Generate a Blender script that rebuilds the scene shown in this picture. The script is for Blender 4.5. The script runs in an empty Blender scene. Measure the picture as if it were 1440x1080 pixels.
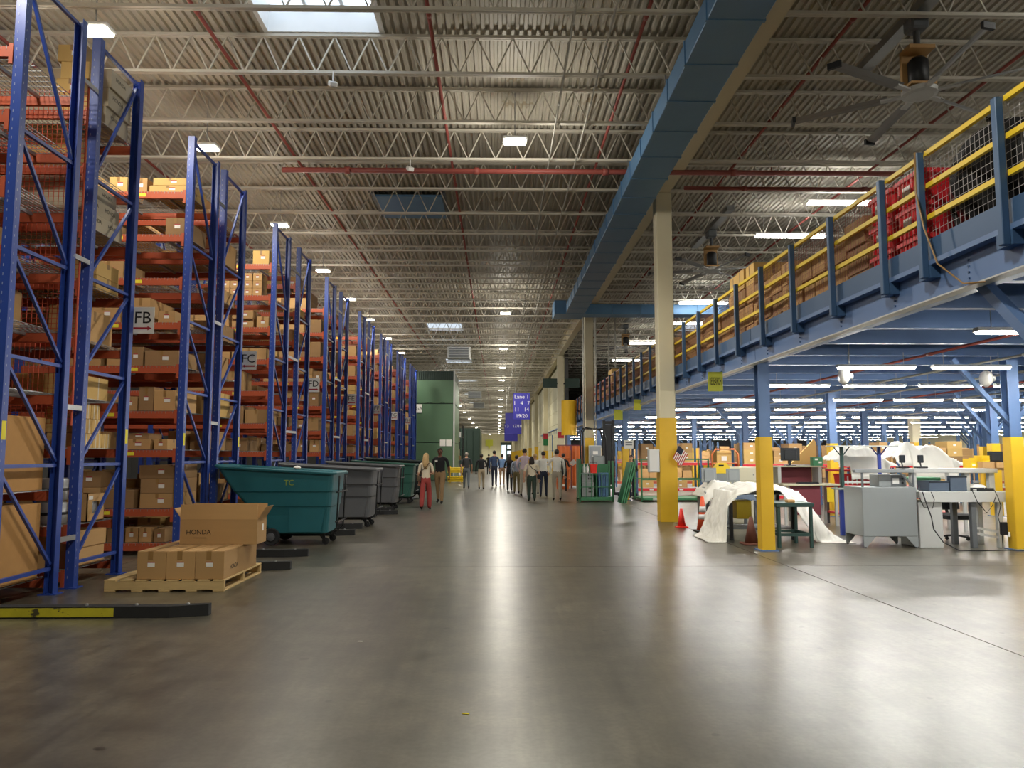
import bpy, math, random
from mathutils import Vector, noise as mnoise

SC = bpy.context.scene
COL = SC.collection
PI = math.pi

# ------------------------------------------------------------------ camera
PITCH = math.atan(100 / 1080.0)
YAW = math.atan(20 / 1080.0 * math.cos(PITCH))
cam_d = bpy.data.cameras.new('camera')
cam_d.sensor_width = 36.0
cam_d.lens = 27.0
cam_d.clip_start = 0.05
cam_d.clip_end = 600
cam = bpy.data.objects.new('camera', cam_d)
COL.objects.link(cam)
cam.location = (0, 0, 1.62)
cam.rotation_euler = (PI / 2 + PITCH, 0, -YAW)
SC.camera = cam

# ------------------------------------------------------------------ sky, exposure
W = bpy.data.worlds.new('sky')
SC.world = W
W.use_nodes = True
W.node_tree.nodes['Background'].inputs[0].default_value = (0.78, 0.88, 1.0, 1)
W.node_tree.nodes['Background'].inputs[1].default_value = 2.6
SC.view_settings.view_transform = 'Standard'
SC.view_settings.look = 'None'
SC.view_settings.gamma = 1
SC.view_settings.use_curve_mapping = False
SC.view_settings.exposure = 0.15
try:
    SC.cycles.max_bounces = 7
    SC.cycles.diffuse_bounces = 4
    SC.cycles.glossy_bounces = 3
    SC.cycles.transmission_bounces = 4
    SC.cycles.sample_clamp_indirect = 6
    SC.cycles.caustics_reflective = False
    SC.cycles.caustics_refractive = False
    SC.cycles.use_denoising = True
    SC.cycles.adaptive_threshold = 0.02
except Exception:
    pass
HIGHBAY_W = 620.0      # watts of one high-bay lamp
AISLE_W = 330.0        # watts of one lamp over a rack aisle
TUBE_E = 80.0          # emission of the fluorescent tubes under the mezzanine
UPLIGHT = 0.18         # share of a high-bay's light that leaves upwards and sideways
STRIP_E = 30.0          # emission of the strip lights over the mezzanine

# ------------------------------------------------------------------ materials
def lin(c):
    c /= 255.0
    return c / 12.92 if c <= 0.04045 else ((c + 0.055) / 1.055) ** 2.4
def rgb(r, g, b):
    return (lin(r), lin(g), lin(b), 1)
MATS = {}
def mat(name, col, rough=0.55, metal=0.0, var=0.12, scale=6.0, bump=0.0, spec=0.5, rnd=0.0, spots=None, alpha=None, emit=0.0, trans=0.0, stretch=None):
    """procedural painted / board / plastic surface: noise mottling, optional chips and per-object variation"""
    m = bpy.data.materials.new(name)
    m.use_nodes = True
    nt = m.node_tree
    N, L = nt.nodes, nt.links
    b = N['Principled BSDF']
    b.inputs['Roughness'].default_value = rough
    b.inputs['Metallic'].default_value = metal
    b.inputs['Specular IOR Level'].default_value = spec
    tc = N.new('ShaderNodeTexCoord')
    mp = N.new('ShaderNodeMapping')
    L.new(tc.outputs['Object'], mp.inputs[0])
    if stretch:
        mp.inputs['Scale'].default_value = stretch
    nz = N.new('ShaderNodeTexNoise')
    nz.inputs['Scale'].default_value = scale
    nz.inputs['Detail'].default_value = 4
    L.new(mp.outputs[0], nz.inputs[0])
    mx = N.new('ShaderNodeMix')
    mx.data_type = 'RGBA'
    mx.inputs[6].default_value = tuple(max(0, x * (1 - var)) for x in col[:3]) + (1,)
    mx.inputs[7].default_value = tuple(min(1, x * (1 + var)) for x in col[:3]) + (1,)
    L.new(nz.outputs[0], mx.inputs[0])
    out = mx.outputs[2]
    if spots:
        sc_, thr, scol = spots
        n2 = N.new('ShaderNodeTexNoise')
        n2.inputs['Scale'].default_value = sc_
        n2.inputs['Detail'].default_value = 6
        L.new(tc.outputs['Object'], n2.inputs[0])
        rp = N.new('ShaderNodeValToRGB')
        rp.color_ramp.elements[0].position = thr
        rp.color_ramp.elements[1].position = min(1, thr + 0.04)
        L.new(n2.outputs[0], rp.inputs[0])
        m2 = N.new('ShaderNodeMix')
        m2.data_type = 'RGBA'
        L.new(rp.outputs[0], m2.inputs[0])
        L.new(out, m2.inputs[6])
        m2.inputs[7].default_value = scol
        out = m2.outputs[2]
    if rnd:
        oi = N.new('ShaderNodeObjectInfo')
        hv = N.new('ShaderNodeHueSaturation')
        mr = N.new('ShaderNodeMapRange')
        mr.inputs[3].default_value = 1 - rnd
        mr.inputs[4].default_value = 1 + rnd
        L.new(oi.outputs['Random'], mr.inputs[0])
        L.new(mr.outputs[0], hv.inputs['Value'])
        L.new(out, hv.inputs['Color'])
        out = hv.outputs[0]
    L.new(out, b.inputs['Base Color'])
    if bump:
        bp = N.new('ShaderNodeBump')
        bp.inputs['Strength'].default_value = bump
        bp.inputs['Distance'].default_value = 0.02
        L.new(nz.outputs[0], bp.inputs['Height'])
        L.new(bp.outputs[0], b.inputs['Normal'])
    if emit:
        b.inputs['Emission Color'].default_value = col
        b.inputs['Emission Strength'].default_value = emit
    if alpha is not None:
        b.inputs['Alpha'].default_value = alpha
    if trans:
        b.inputs['Transmission Weight'].default_value = trans
    MATS[name] = m
    return m

mat('rack_blue', rgb(46, 74, 158), 0.38, 0.0, 0.1, 3, spots=(9, 0.72, rgb(120, 130, 160)))
mat('beam_orange', rgb(182, 86, 56), 0.45, 0, 0.14, 3, spots=(14, 0.74, rgb(110, 60, 40)))
mat('galv', rgb(168, 170, 172), 0.36, 0.65, 0.12, 8)
mat('slot_light', rgb(150, 160, 190), 0.5)
mat('net_orange', rgb(205, 88, 60), 0.7)
mat('net_brown', rgb(150, 92, 84), 0.7)
mat('net_white', rgb(190, 186, 188), 0.7)
mat('cardboard', rgb(186, 148, 98), 0.85, 0, 0.07, 2.5, rnd=0.16, stretch=(1, 1, 6))
mat('cardboard_dark', rgb(150, 118, 80), 0.85, 0, 0.08, 2.5, rnd=0.14, stretch=(1, 1, 6))
mat('cardboard_yellow', rgb(206, 170, 104), 0.85, 0, 0.06, 2.5, rnd=0.08)
mat('cardboard_grey', rgb(196, 184, 160), 0.85, 0, 0.05, 2.5, rnd=0.06)
mat('cardboard_bulk', rgb(186, 140, 84), 0.85, 0, 0.1, 9)
mat('tape', rgb(150, 116, 70), 0.35, 0, 0.05)
mat('tape_white', rgb(220, 212, 190), 0.5, 0, 0.05)
mat('paper', rgb(236, 234, 228), 0.7, 0, 0.03)
mat('paper_yellow', rgb(240, 226, 60), 0.6, 0, 0.05)
mat('print_red', rgb(170, 40, 52), 0.7, 0, 0.05)
mat('print_black', rgb(28, 26, 26), 0.7, 0, 0.05)
mat('print_green', rgb(40, 120, 70), 0.7, 0, 0.05)
mat('chalk', rgb(150, 168, 60), 0.8, 0, 0.2)
mat('wood', rgb(200, 172, 120), 0.8, 0, 0.18, 5, stretch=(1, 8, 8))
mat('wood_top', rgb(206, 168, 118), 0.6, 0, 0.1, 5)
mat('rubber', rgb(30, 31, 33), 0.75, 0, 0.25, 12, spots=(20, 0.7, rgb(90, 90, 88)))
mat('black_metal', rgb(26, 27, 30), 0.45, 0.2, 0.2, 8)
mat('guard_yellow', rgb(196, 186, 44), 0.6, 0, 0.25, 9, spots=(7, 0.62, rgb(70, 66, 40)))
mat('deck_grey', rgb(176, 176, 172), 0.6, 0, 0.08, 2)
mat('teal_plastic', rgb(36, 102, 112), 0.42, 0, 0.1, 4)
mat('grey_plastic', rgb(92, 94, 98), 0.5, 0, 0.1, 4)
mat('green_plastic', rgb(50, 100, 88), 0.5, 0, 0.1, 4)
mat('dark_plastic', rgb(34, 46, 46), 0.5, 0, 0.15, 4)
mat('duct_blue', rgb(88, 130, 170), 0.42, 0.2, 0.12, 1.5)
mat('mezz_blue', rgb(94, 122, 166), 0.45, 0.1, 0.08, 2, spots=(6, 0.76, rgb(140, 150, 165)))
mat('post_blue', rgb(62, 92, 128), 0.45, 0.1, 0.08, 2)
mat('rail_yellow', rgb(232, 198, 40), 0.45, 0, 0.07, 4)
mat('column_yellow', rgb(226, 182, 40), 0.5, 0, 0.08, 3, spots=(5, 0.73, rgb(70, 60, 30)))
mat('column_cream', rgb(212, 204, 176), 0.7, 0, 0.06, 2, spots=(6, 0.75, rgb(120, 112, 96)))
mat('beam_cream', rgb(206, 194, 164), 0.7, 0, 0.06, 2)
mat('joist_paint', rgb(202, 197, 184), 0.6, 0, 0.08, 3)
mat('deck_paint', rgb(178, 172, 158), 0.6, 0, 0.14, 0.5, spots=(1.3, 0.66, rgb(150, 138, 116)))
mat('wall_panel', rgb(216, 210, 176), 0.7, 0, 0.05, 0.7)
mat('wall_dark', rgb(92, 92, 92), 0.8, 0, 0.1, 0.7)
mat('wall_blue', rgb(92, 104, 128), 0.8, 0, 0.1, 0.7)
mat('pipe_red', rgb(148, 74, 66), 0.5, 0, 0.1, 3)
mat('conduit', rgb(170, 168, 160), 0.45, 0.4, 0.1)
mat('machine_green', rgb(84, 114, 88), 0.4, 0, 0.08, 0.8)
mat('machine_dark', rgb(40, 62, 54), 0.5, 0, 0.1, 0.8)
mat('cart_green', rgb(56, 122, 82), 0.45, 0, 0.1, 3)
mat('table_green', rgb(42, 70, 66), 0.45, 0.1, 0.1, 3)
mat('steel_grey', rgb(152, 158, 160), 0.42, 0.25, 0.06, 2)
mat('steel_light', rgb(196, 198, 196), 0.5, 0.1, 0.06, 2)
mat('steel_dark', rgb(104, 108, 112), 0.5, 0.2, 0.08, 2)
mat('cream_metal', rgb(214, 208, 182), 0.5, 0, 0.05, 2)
mat('screen_dark', rgb(48, 52, 58), 0.25, 0, 0.1)
mat('maroon', rgb(124, 56, 66), 0.7, 0, 0.1)
mat('cloth_plastic', rgb(232, 230, 222), 0.38, 0, 0.04, 3, bump=0.15)
mat('navy_box', rgb(74, 88, 106), 0.6, 0, 0.1)
mat('cone_orange', rgb(236, 92, 50), 0.5, 0, 0.08)
mat('cone_red', rgb(250, 60, 48), 0.45, 0, 0.05)
mat('cone_brown', rgb(104, 58, 42), 0.6, 0, 0.15)
mat('reflective', rgb(236, 236, 236), 0.4, 0, 0.03)
mat('bin_red', rgb(214, 40, 50), 0.45, 0, 0.1)
mat('black_wrap', rgb(34, 34, 36), 0.3, 0, 0.3, 5, bump=0.2)
mat('bin_yellow', rgb(240, 206, 40), 0.5, 0, 0.06)
mat('sign_blue', rgb(58, 54, 170), 0.5, 0, 0.05)
mat('sign_white', rgb(240, 240, 244), 0.6)
mat('sign_lime', rgb(206, 210, 70), 0.6, 0, 0.05)
mat('orange_sheet', rgb(206, 112, 58), 0.5, 0, 0.12, 3)
mat('blue_plastic', rgb(120, 160, 210), 0.5, 0, 0.1)
mat('blue_post', rgb(48, 66, 150), 0.45)
mat('fan_metal', rgb(190, 190, 188), 0.4, 0.4, 0.08)
mat('fan_blade', rgb(140, 140, 140), 0.5, 0.3, 0.1)
mat('fan_tan', rgb(190, 150, 96), 0.6)
mat('white_paint', rgb(232, 232, 230), 0.5, 0, 0.03)
mat('clear_wrap', rgb(206, 204, 198), 0.3, 0, 0.08, 5)
mat('skin', rgb(206, 158, 130), 0.6, 0, 0.05)
mat('skin_dark', rgb(112, 72, 54), 0.6, 0, 0.05)
mat('hair_blond', rgb(188, 156, 108), 0.6, 0, 0.2, 20)
mat('hair_dark', rgb(36, 28, 24), 0.6, 0, 0.2, 20)
mat('hair_grey', rgb(170, 160, 150), 0.6, 0, 0.1, 20)
for n_, c_ in dict(white=(226, 224, 218), cream=(220, 208, 184), black=(26, 27, 31), charcoal=(58, 60, 64), denim=(52, 70, 104), lightblue=(128, 164, 212), greyblue=(150, 160, 180), lavender=(206, 188, 200), pinkred=(160, 66, 62), khaki=(158, 128, 92), beige=(190, 174, 146), stone=(168, 160, 144), navy=(36, 42, 62), olive=(122, 110, 74), greyjean=(104, 112, 118), darkgreen=(50, 66, 58), brown=(96, 78, 60), shoe=(34, 30, 28), tan=(150, 118, 86)).items():
    mat('cloth_' + n_, rgb(*c_), 0.85, 0, 0.1, 12)
def emitter(name, col, strength):
    m = bpy.data.materials.new(name)
    m.use_nodes = True
    b = m.node_tree.nodes['Principled BSDF']
    b.inputs['Base Color'].default_value = col
    b.inputs['Emission Color'].default_value = col
    b.inputs['Emission Strength'].default_value = strength
    MATS[name] = m
emitter('tube_glow', (1.0, 0.97, 0.9, 1), TUBE_E)
emitter('strip_glow', (1.0, 0.985, 0.94, 1), STRIP_E)
emitter('lamp_glow', (1.0, 0.95, 0.78, 1), 26)
emitter('lamp_glow_dim', (1.0, 0.95, 0.8, 1), 10)
emitter('daylight_glow', (0.75, 0.88, 1.0, 1), 1.0)
# translucent roof light panel
m_ = bpy.data.materials.new('skylight_panel')
m_.use_nodes = True
nt_ = m_.node_tree
nt_.nodes.remove(nt_.nodes['Principled BSDF'])
t_ = nt_.nodes.new('ShaderNodeBsdfTranslucent')
t_.inputs[0].default_value = (0.92, 0.94, 0.96, 1)
nt_.links.new(t_.outputs[0], nt_.nodes['Material Output'].inputs[0])
MATS['skylight_panel'] = m_
# sealed concrete
m_ = bpy.data.materials.new('concrete')
m_.use_nodes = True
nt_ = m_.node_tree
N_, L_ = nt_.nodes, nt_.links
b_ = N_['Principled BSDF']
tc_ = N_.new('ShaderNodeTexCoord')
def noise_(scale, detail=5, stretch=(1, 1, 1), rough=0.55):
    mp = N_.new('ShaderNodeMapping')
    mp.inputs['Scale'].default_value = stretch
    L_.new(tc_.outputs['Object'], mp.inputs[0])
    n = N_.new('ShaderNodeTexNoise')
    n.inputs['Scale'].default_value = scale
    n.inputs['Detail'].default_value = detail
    n.inputs['Roughness'].default_value = rough
    L_.new(mp.outputs[0], n.inputs[0])
    return n.outputs[0]
def ramp_(src, p0, c0, p1, c1):
    r = N_.new('ShaderNodeValToRGB')
    r.color_ramp.elements[0].position = p0
    r.color_ramp.elements[0].color = c0
    r.color_ramp.elements[1].position = p1
    r.color_ramp.elements[1].color = c1
    L_.new(src, r.inputs[0])
    return r.outputs[0]
def mixc_(a, b, f, mode='MULTIPLY'):
    x = N_.new('ShaderNodeMix')
    x.data_type = 'RGBA'
    x.blend_type = mode
    x.inputs[0].default_value = f
    L_.new(a, x.inputs[6])
    L_.new(b, x.inputs[7])
    return x.outputs[2]
big_ = ramp_(noise_(0.35, 4), 0.3, rgb(86, 82, 70), 0.75, rgb(126, 120, 103))
mid_ = ramp_(noise_(3.2, 8), 0.34, (0.55, 0.55, 0.55, 1), 0.66, (1, 1, 1, 1))
fine_ = ramp_(noise_(26, 6), 0.35, (0.7, 0.7, 0.68, 1), 0.6, (1, 1, 1, 1))
drag_ = ramp_(noise_(2.0, 5, (6, 0.35, 1)), 0.35, (0.74, 0.74, 0.74, 1), 0.65, (1, 1, 1, 1))
pits_ = ramp_(noise_(7.5, 2, (1, 1, 1), 0.2), 0.205, (0.35, 0.35, 0.32, 1), 0.235, (1, 1, 1, 1))
c_ = mixc_(big_, mid_, 1.0)
c_ = mixc_(c_, fine_, 1.0)
c_ = mixc_(c_, drag_, 1.0)
c_ = mixc_(c_, pits_, 1.0)
L_.new(c_, b_.inputs['Base Color'])
rr_ = N_.new('ShaderNodeMapRange')
rr_.inputs[1].default_value = 0.2
rr_.inputs[2].default_value = 0.8
rr_.inputs[3].default_value = 0.279
rr_.inputs[4].default_value = 0.305
L_.new(noise_(1.2, 6, (1, 1, 1), 0.6), rr_.inputs[0])
L_.new(rr_.outputs[0], b_.inputs['Roughness'])
b_.inputs['Specular IOR Level'].default_value = 1.0
b_.inputs['IOR'].default_value = 1.62
MATS['concrete'] = m_

# ------------------------------------------------------------------ geometry helpers
class G:
    """collects polygons for one mesh"""
    def __init__(s):
        s.v, s.f = [], []
    def add(s, vs, fs):
        n = len(s.v)
        s.v += [tuple(p) for p in vs]
        s.f += [tuple(i + n for i in f) for f in fs]
        return s
    def box(s, lo, hi):
        (a, b, c), (d, e, f) = lo, hi
        return s.add([(a, b, c), (d, b, c), (d, e, c), (a, e, c), (a, b, f), (d, b, f), (d, e, f), (a, e, f)],
                     [(0, 3, 2, 1), (4, 5, 6, 7), (0, 1, 5, 4), (1, 2, 6, 5), (2, 3, 7, 6), (3, 0, 4, 7)])
    def cbox(s, lo, hi, c=0.01):
        """box with chamfered edges"""
        x = [lo[0], lo[0] + c, hi[0] - c, hi[0]]
        y = [lo[1], lo[1] + c, hi[1] - c, hi[1]]
        z = [lo[2], lo[2] + c, hi[2] - c, hi[2]]
        rings = []
        for zz, ins in ((z[0], 1), (z[1], 0), (z[2], 0), (z[3], 1)):
            if ins:
                rings.append([(x[1], y[1], zz), (x[2], y[1], zz), (x[2], y[2], zz), (x[1], y[2], zz)])
            else:
                rings.append([(x[1], y[0], zz), (x[2], y[0], zz), (x[3], y[1], zz), (x[3], y[2], zz), (x[2], y[3], zz), (x[1], y[3], zz), (x[0], y[2], zz), (x[0], y[1], zz)])
        vs = rings[0] + rings[1] + rings[2] + rings[3]
        f = [(3, 2, 1, 0), (20, 21, 22, 23)]
        for i in range(8):
            j = (i + 1) % 8
            f.append((4 + i, 4 + j, 12 + j, 12 + i))
        for i in range(4):
            a, b = 4 + 2 * i, 4 + 2 * i + 1
            nb = 4 + (2 * i + 2) % 8
            f.append((i, (i + 1) % 4, b, a))
            f.append(((i + 1) % 4, nb, b))
            f.append((20 + i, 12 + 2 * i, 12 + 2 * i + 1, 20 + (i + 1) % 4))
            f.append((20 + (i + 1) % 4, 12 + 2 * i + 1, 12 + (2 * i + 2) % 8))
        return s.add(vs, f)
    def bar(s, p, q, w, h, up=(0, 0, 1)):
        p, q = Vector(p), Vector(q)
        d = (q - p).normalized()
        u = Vector(up)
        if abs(d.dot(u)) > 0.98:
            u = Vector((0, 1, 0))
        r = d.cross(u).normalized()
        u = r.cross(d)
        vs = []
        for c in (p, q):
            for a, b in ((-1, -1), (1, -1), (1, 1), (-1, 1)):
                vs.append(c + r * (a * w / 2) + u * (b * h / 2))
        return s.add(vs, [(0, 3, 2, 1), (4, 5, 6, 7), (0, 1, 5, 4), (1, 2, 6, 5), (2, 3, 7, 6), (3, 0, 4, 7)])
    def path(s, pts, r, n=8, closed=False):
        pts = [Vector(p) for p in pts]
        rs = r if isinstance(r, (list, tuple)) else [r] * len(pts)
        vs, fs = [], []
        ref = None
        for i, p in enumerate(pts):
            a = pts[i - 1] if (i or closed) else p
            b = pts[(i + 1) % len(pts)] if (i < len(pts) - 1 or closed) else p
            d = (b - a).normalized()
            if ref is None:
                ref = Vector((0, 0, 1)) if abs(d.z) < 0.9 else Vector((1, 0, 0))
            x = d.cross(ref)
            if x.length < 1e-4:
                x = d.cross(Vector((0, 1, 0)))
            x.normalize()
            y = d.cross(x)
            ref = -y if False else ref
            for k in range(n):
                t = 2 * PI * k / n
                vs.append(p + x * (math.cos(t) * rs[i]) + y * (math.sin(t) * rs[i]))
        m = len(pts)
        for i in range(m if closed else m - 1):
            for k in range(n):
                a, b = i * n + k, i * n + (k + 1) % n
                c, d2 = ((i + 1) % m) * n + (k + 1) % n, ((i + 1) % m) * n + k
                fs.append((a, b, c, d2))
        if not closed:
            fs.append(tuple(range(n - 1, -1, -1)))
            fs.append(tuple(range((m - 1) * n, m * n)))
        return s.add(vs, fs)
    def tube(s, p, q, r, n=8):
        return s.path([p, q], r, n)
    def lathe(s, prof, c=(0, 0, 0), n=16, axis='z', a0=0, a1=2 * PI):
        vs, fs = [], []
        full = abs(a1 - a0 - 2 * PI) < 1e-6
        m = n if full else n + 1
        for r, h in prof:
            for k in range(m):
                t = a0 + (a1 - a0) * k / n
                x, y = r * math.cos(t), r * math.sin(t)
                p = {'z': (x, y, h), 'y': (x, h, y), 'x': (h, x, y)}[axis]
                vs.append((p[0] + c[0], p[1] + c[1], p[2] + c[2]))
        for i in range(len(prof) - 1):
            for k in range(n):
                a, b = i * m + k, i * m + (k + 1) % m
                fs.append((a, b, b + m, a + m))
        if full:
            fs.append(tuple(range(n - 1, -1, -1)))
            fs.append(tuple(range((len(prof) - 1) * m, len(prof) * m)))
        return s.add(vs, fs)
    def loft(s, rings, cap0=True, cap1=True):
        n = len(rings[0])
        vs, fs = [], []
        for r in rings:
            vs += list(r)
        for i in range(len(rings) - 1):
            for k in range(n):
                a, b = i * n + k, i * n + (k + 1) % n
                fs.append((a, b, b + n, a + n))
        if cap0:
            fs.append(tuple(range(n - 1, -1, -1)))
        if cap1:
            fs.append(tuple(range((len(rings) - 1) * n, len(rings) * n)))
        return s.add(vs, fs)
    def prism(s, poly, axis, a, b):
        """2D polygon extruded along an axis from a to b"""
        def P(u, v, w):
            return {'y': (u, w, v), 'x': (w, u, v), 'z': (u, v, w)}[axis]
        n = len(poly)
        vs = [P(u, v, a) for u, v in poly] + [P(u, v, b) for u, v in poly]
        fs = [tuple(range(n)), tuple(range(2 * n - 1, n - 1, -1))]
        for i in range(n):
            j = (i + 1) % n
            fs.append((i, j, n + j, n + i))
        return s.add(vs, fs)
    def grid(s, fn, nu, nv):
        vs = [fn(i / nu, j / nv) for j in range(nv + 1) for i in range(nu + 1)]
        fs = [(j * (nu + 1) + i, j * (nu + 1) + i + 1, (j + 1) * (nu + 1) + i + 1, (j + 1) * (nu + 1) + i) for j in range(nv) for i in range(nu)]
        return s.add(vs, fs)
    def mesh(s, name, m=None, smooth=False):
        me = bpy.data.meshes.new(name)
        me.from_pydata(s.v, [], s.f)
        if m:
            me.materials.append(MATS[m])
        if smooth:
            for p in me.polygons:
                p.use_smooth = True
        return me

def fix_normals(me):
    import bmesh
    bm = bmesh.new()
    bm.from_mesh(me)
    bmesh.ops.recalc_face_normals(bm, faces=bm.faces)
    bm.to_mesh(me)
    bm.free()
def put(name, me, parent=None, loc=(0, 0, 0), rot=None, scale=None):
    o = bpy.data.objects.new(name, me)
    COL.objects.link(o)
    o.location = loc
    if rot:
        o.rotation_euler = rot
    if scale:
        o.scale = scale
    if parent:
        o.parent = parent
    return o
def part(name, g, m, parent=None, loc=(0, 0, 0), rot=None, smooth=False, label=None):
    me = g if isinstance(g, bpy.types.Mesh) else g.mesh(name, m, smooth)
    if not isinstance(g, bpy.types.Mesh):
        fix_normals(me)
    o = put(name, me, parent, loc, rot)
    if label:
        o['label'] = label
    return o
def tag(o, label, cat, group=None):
    o['label'] = label
    o['category'] = cat
    if group:
        o['group'] = group
    return o
def thing(name, label, cat, loc=(0, 0, 0), rz=0, group=None):
    o = bpy.data.objects.new(name, None)
    o.empty_display_size = 0.1
    COL.objects.link(o)
    o.location = loc
    o.rotation_euler = (0, 0, rz)
    return tag(o, label, cat, group)
def struct(o):
    o['kind'] = 'structure'
    return o
def stuff(o):
    o['kind'] = 'stuff'
    return o
def clone(o, loc=None, rz=None, parent=None, label=None, group=None):
    c = o.copy()
    COL.objects.link(c)
    if parent is not None:
        c.parent = parent
    if loc is not None:
        c.location = loc
    if rz is not None:
        c.rotation_euler = (0, 0, rz)
    if label:
        c['label'] = label
    if group:
        c['group'] = group
    for ch in o.children:
        clone(ch, parent=c)
    return c
TMP = bpy.data.scenes.new('workshop')
def baked(o):
    """mesh of an object with its modifiers or outlines turned into polygons"""
    TMP.collection.objects.link(o)
    with bpy.context.temp_override(scene=TMP, view_layer=TMP.view_layers[0]):
        dg = bpy.context.evaluated_depsgraph_get()
        dg.update()
    me = bpy.data.meshes.new_from_object(o.evaluated_get(dg))
    bpy.data.objects.remove(o)
    return me
TXT = {}
def text_mesh(body, size, m, depth=0.002):
    k = (body, size, m)
    if k not in TXT:
        cu = bpy.data.curves.new('lettering', 'FONT')
        cu.body = body
        cu.size = size
        cu.extrude = depth
        cu.align_x = 'CENTER'
        cu.align_y = 'CENTER'
        cu.resolution_u = 3
        me = baked(bpy.data.objects.new('lettering', cu))
        me.materials.clear()
        me.materials.append(MATS[m])
        TXT[k] = me
    return TXT[k]
FRONT = (PI / 2, 0, 0)          # lettering that faces the camera (towards -Y)
SIDE = (PI / 2, 0, PI / 2)      # lettering that faces the aisle (towards +X)
ORD = ['lowest', 'second', 'third', 'fourth', 'fifth', 'sixth', 'seventh', 'eighth', 'top']
NTH = ['first', 'second', 'third', 'fourth', 'fifth', 'sixth', 'seventh', 'eighth', 'ninth', 'tenth', 'eleventh', 'twelfth', 'thirteenth', 'fourteenth', 'fifteenth', 'sixteenth', 'seventeenth', 'eighteenth', 'nineteenth', 'twentieth', 'twenty-first', 'twenty-second']
# ================================================================== SETTING
X0, X1, Y0, Y1 = -24.0, 36.0, -12.0, 250.0
DECK = 9.06
floor = struct(part('floor', G().box((X0, Y0, -0.3), (X1, Y1, -0.012)), 'wall_dark'))
xs = [X0, -5.6, 4.25, 13.5, 23.0, X1]
ys = [Y0, 11.4, 27.0, 43.0, 59.0, 80.0, 120.0, Y1]
for i in range(5):
    for j in range(7):
        part('slab', G().box((xs[i] + 0.007, ys[j] + 0.007, -0.012), (xs[i + 1] - 0.007, ys[j + 1] - 0.007, 0.0)), 'concrete', floor)

def panel_wall(name, lo, hi, m, step, along):
    """sheeted wall: backing plus cladding panels one by one"""
    w = struct(part(name, G().box(lo, hi), 'wall_dark'))
    a = lo[along]
    while a < hi[along] - 0.01:
        b = min(a + step, hi[along])
        l, h = list(lo), list(hi)
        l[along], h[along] = a + 0.012, b - 0.012
        t = 1 - along
        inner = 0.03
        l[t], h[t] = (lo[t] - inner, lo[t]) if name in ('wall_far', 'wall_right', 'wall_aisle') else (hi[t], hi[t] + inner)
        part('panel', G().box(l, h), m, w)
        a = b
    return w
panel_wall('wall_left', (X0 - 0.3, Y0, 0), (X0, Y1, DECK + 0.4), 'wall_dark', 9.0, 1)
panel_wall('wall_near', (X0, Y0 - 0.3, 0), (X1, Y0, DECK + 0.4), 'wall_panel', 6.0, 0)
panel_wall('wall_far', (X0, Y1, 0), (X1, Y1 + 0.3, DECK + 0.4), 'wall_panel', 3.0, 0)
panel_wall('wall_right', (X1, Y0, 0), (X1 + 0.3, Y1, DECK + 0.4), 'wall_panel', 9.0, 1)
# wall beside the far half of the aisle, in horizontal cladding courses
wa = struct(part('wall_aisle', G().box((4.62, 53.0, 0), (4.9, Y1, DECK)), 'wall_dark'))
for k in range(9):
    part('panel', G().box((4.56, 53.0, k * 1.0 + 0.01), (4.62, Y1, k * 1.0 + 0.99)), 'wall_panel', wa)
panel_wall('wall_mezzanine', (4.9, 81.0, 0), (X1, 81.3, 3.6), 'wall_blue', 4.0, 0)
wm = bpy.data.objects['wall_mezzanine']
# far dock door, its panes emissive to stand for daylight
dr = struct(part('door_1', G().box((1.1, 249.7, 0), (6.0, 249.94, 5.3)), 'machine_dark'))
for i, (a, b, c, d) in enumerate([(1.25, 2.7, 0.2, 4.8), (3.1, 4.3, 3.6, 4.8), (3.1, 4.3, 1.9, 3.0), (4.6, 5.6, 3.6, 4.8)]):
    part('pane', G().box((a, 249.6, c), (b, 249.7, d)), 'daylight_glow', dr)
part('lintel', G().box((0.9, 249.5, 5.3), (6.2, 249.94, 5.7)), 'machine_dark', dr)
tag(part('wall_sign', G().box((-4.0, 249.6, 4.6), (-1.6, 249.9, 6.6)).prism([(-3.2, 4.6), (-2.4, 4.6), (-2.8, 3.4)], 'y', 249.6, 249.9), 'sign_lime'), 'yellow arrow sign on the far cream wall beside the lit door', 'sign')

# ------------------------------------------------------------------ roof deck with ribs and openings for the roof lights
RIB = 0.15
SKY = [(-27, -14, 10.5, 12.95), (-27, -14, 43.0, 45.4), (72, 85, 43.0, 45.4), (-27, -14, 59.2, 61.6), (-27, -14, 75.4, 77.8), (-27, -14, 91.6, 94.0), (-27, -14, 107.8, 110.2)]
def ribs(g, i0, i1, y0, y1):
    for i in range(i0, i1):
        x = i * RIB
        P = [(x, DECK), (x + 0.055, DECK), (x + 0.075, DECK + 0.045), (x + 0.13, DECK + 0.045), (x + RIB, DECK)]
        vs = [(a, y0, z) for a, z in P] + [(a, y1, z) for a, z in P]
        g.add(vs, [(k, k + 1, k + 6, k + 5) for k in range(4)])
g = G()
cuts = sorted({Y0, Y1} | {s[2] for s in SKY} | {s[3] for s in SKY})
for a, b in zip(cuts[:-1], cuts[1:]):
    holes = sorted((s[0], s[1]) for s in SKY if s[2] <= a + 0.01 and s[3] >= b - 0.01)
    i = int(X0 / RIB)
    for h0, h1 in holes:
        ribs(g, i, h0, a, b)
        i = h1
    ribs(g, i, int(X1 / RIB), a, b)
me = g.mesh('ceiling', 'deck_paint')
ceiling = struct(put('ceiling', me))
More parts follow.
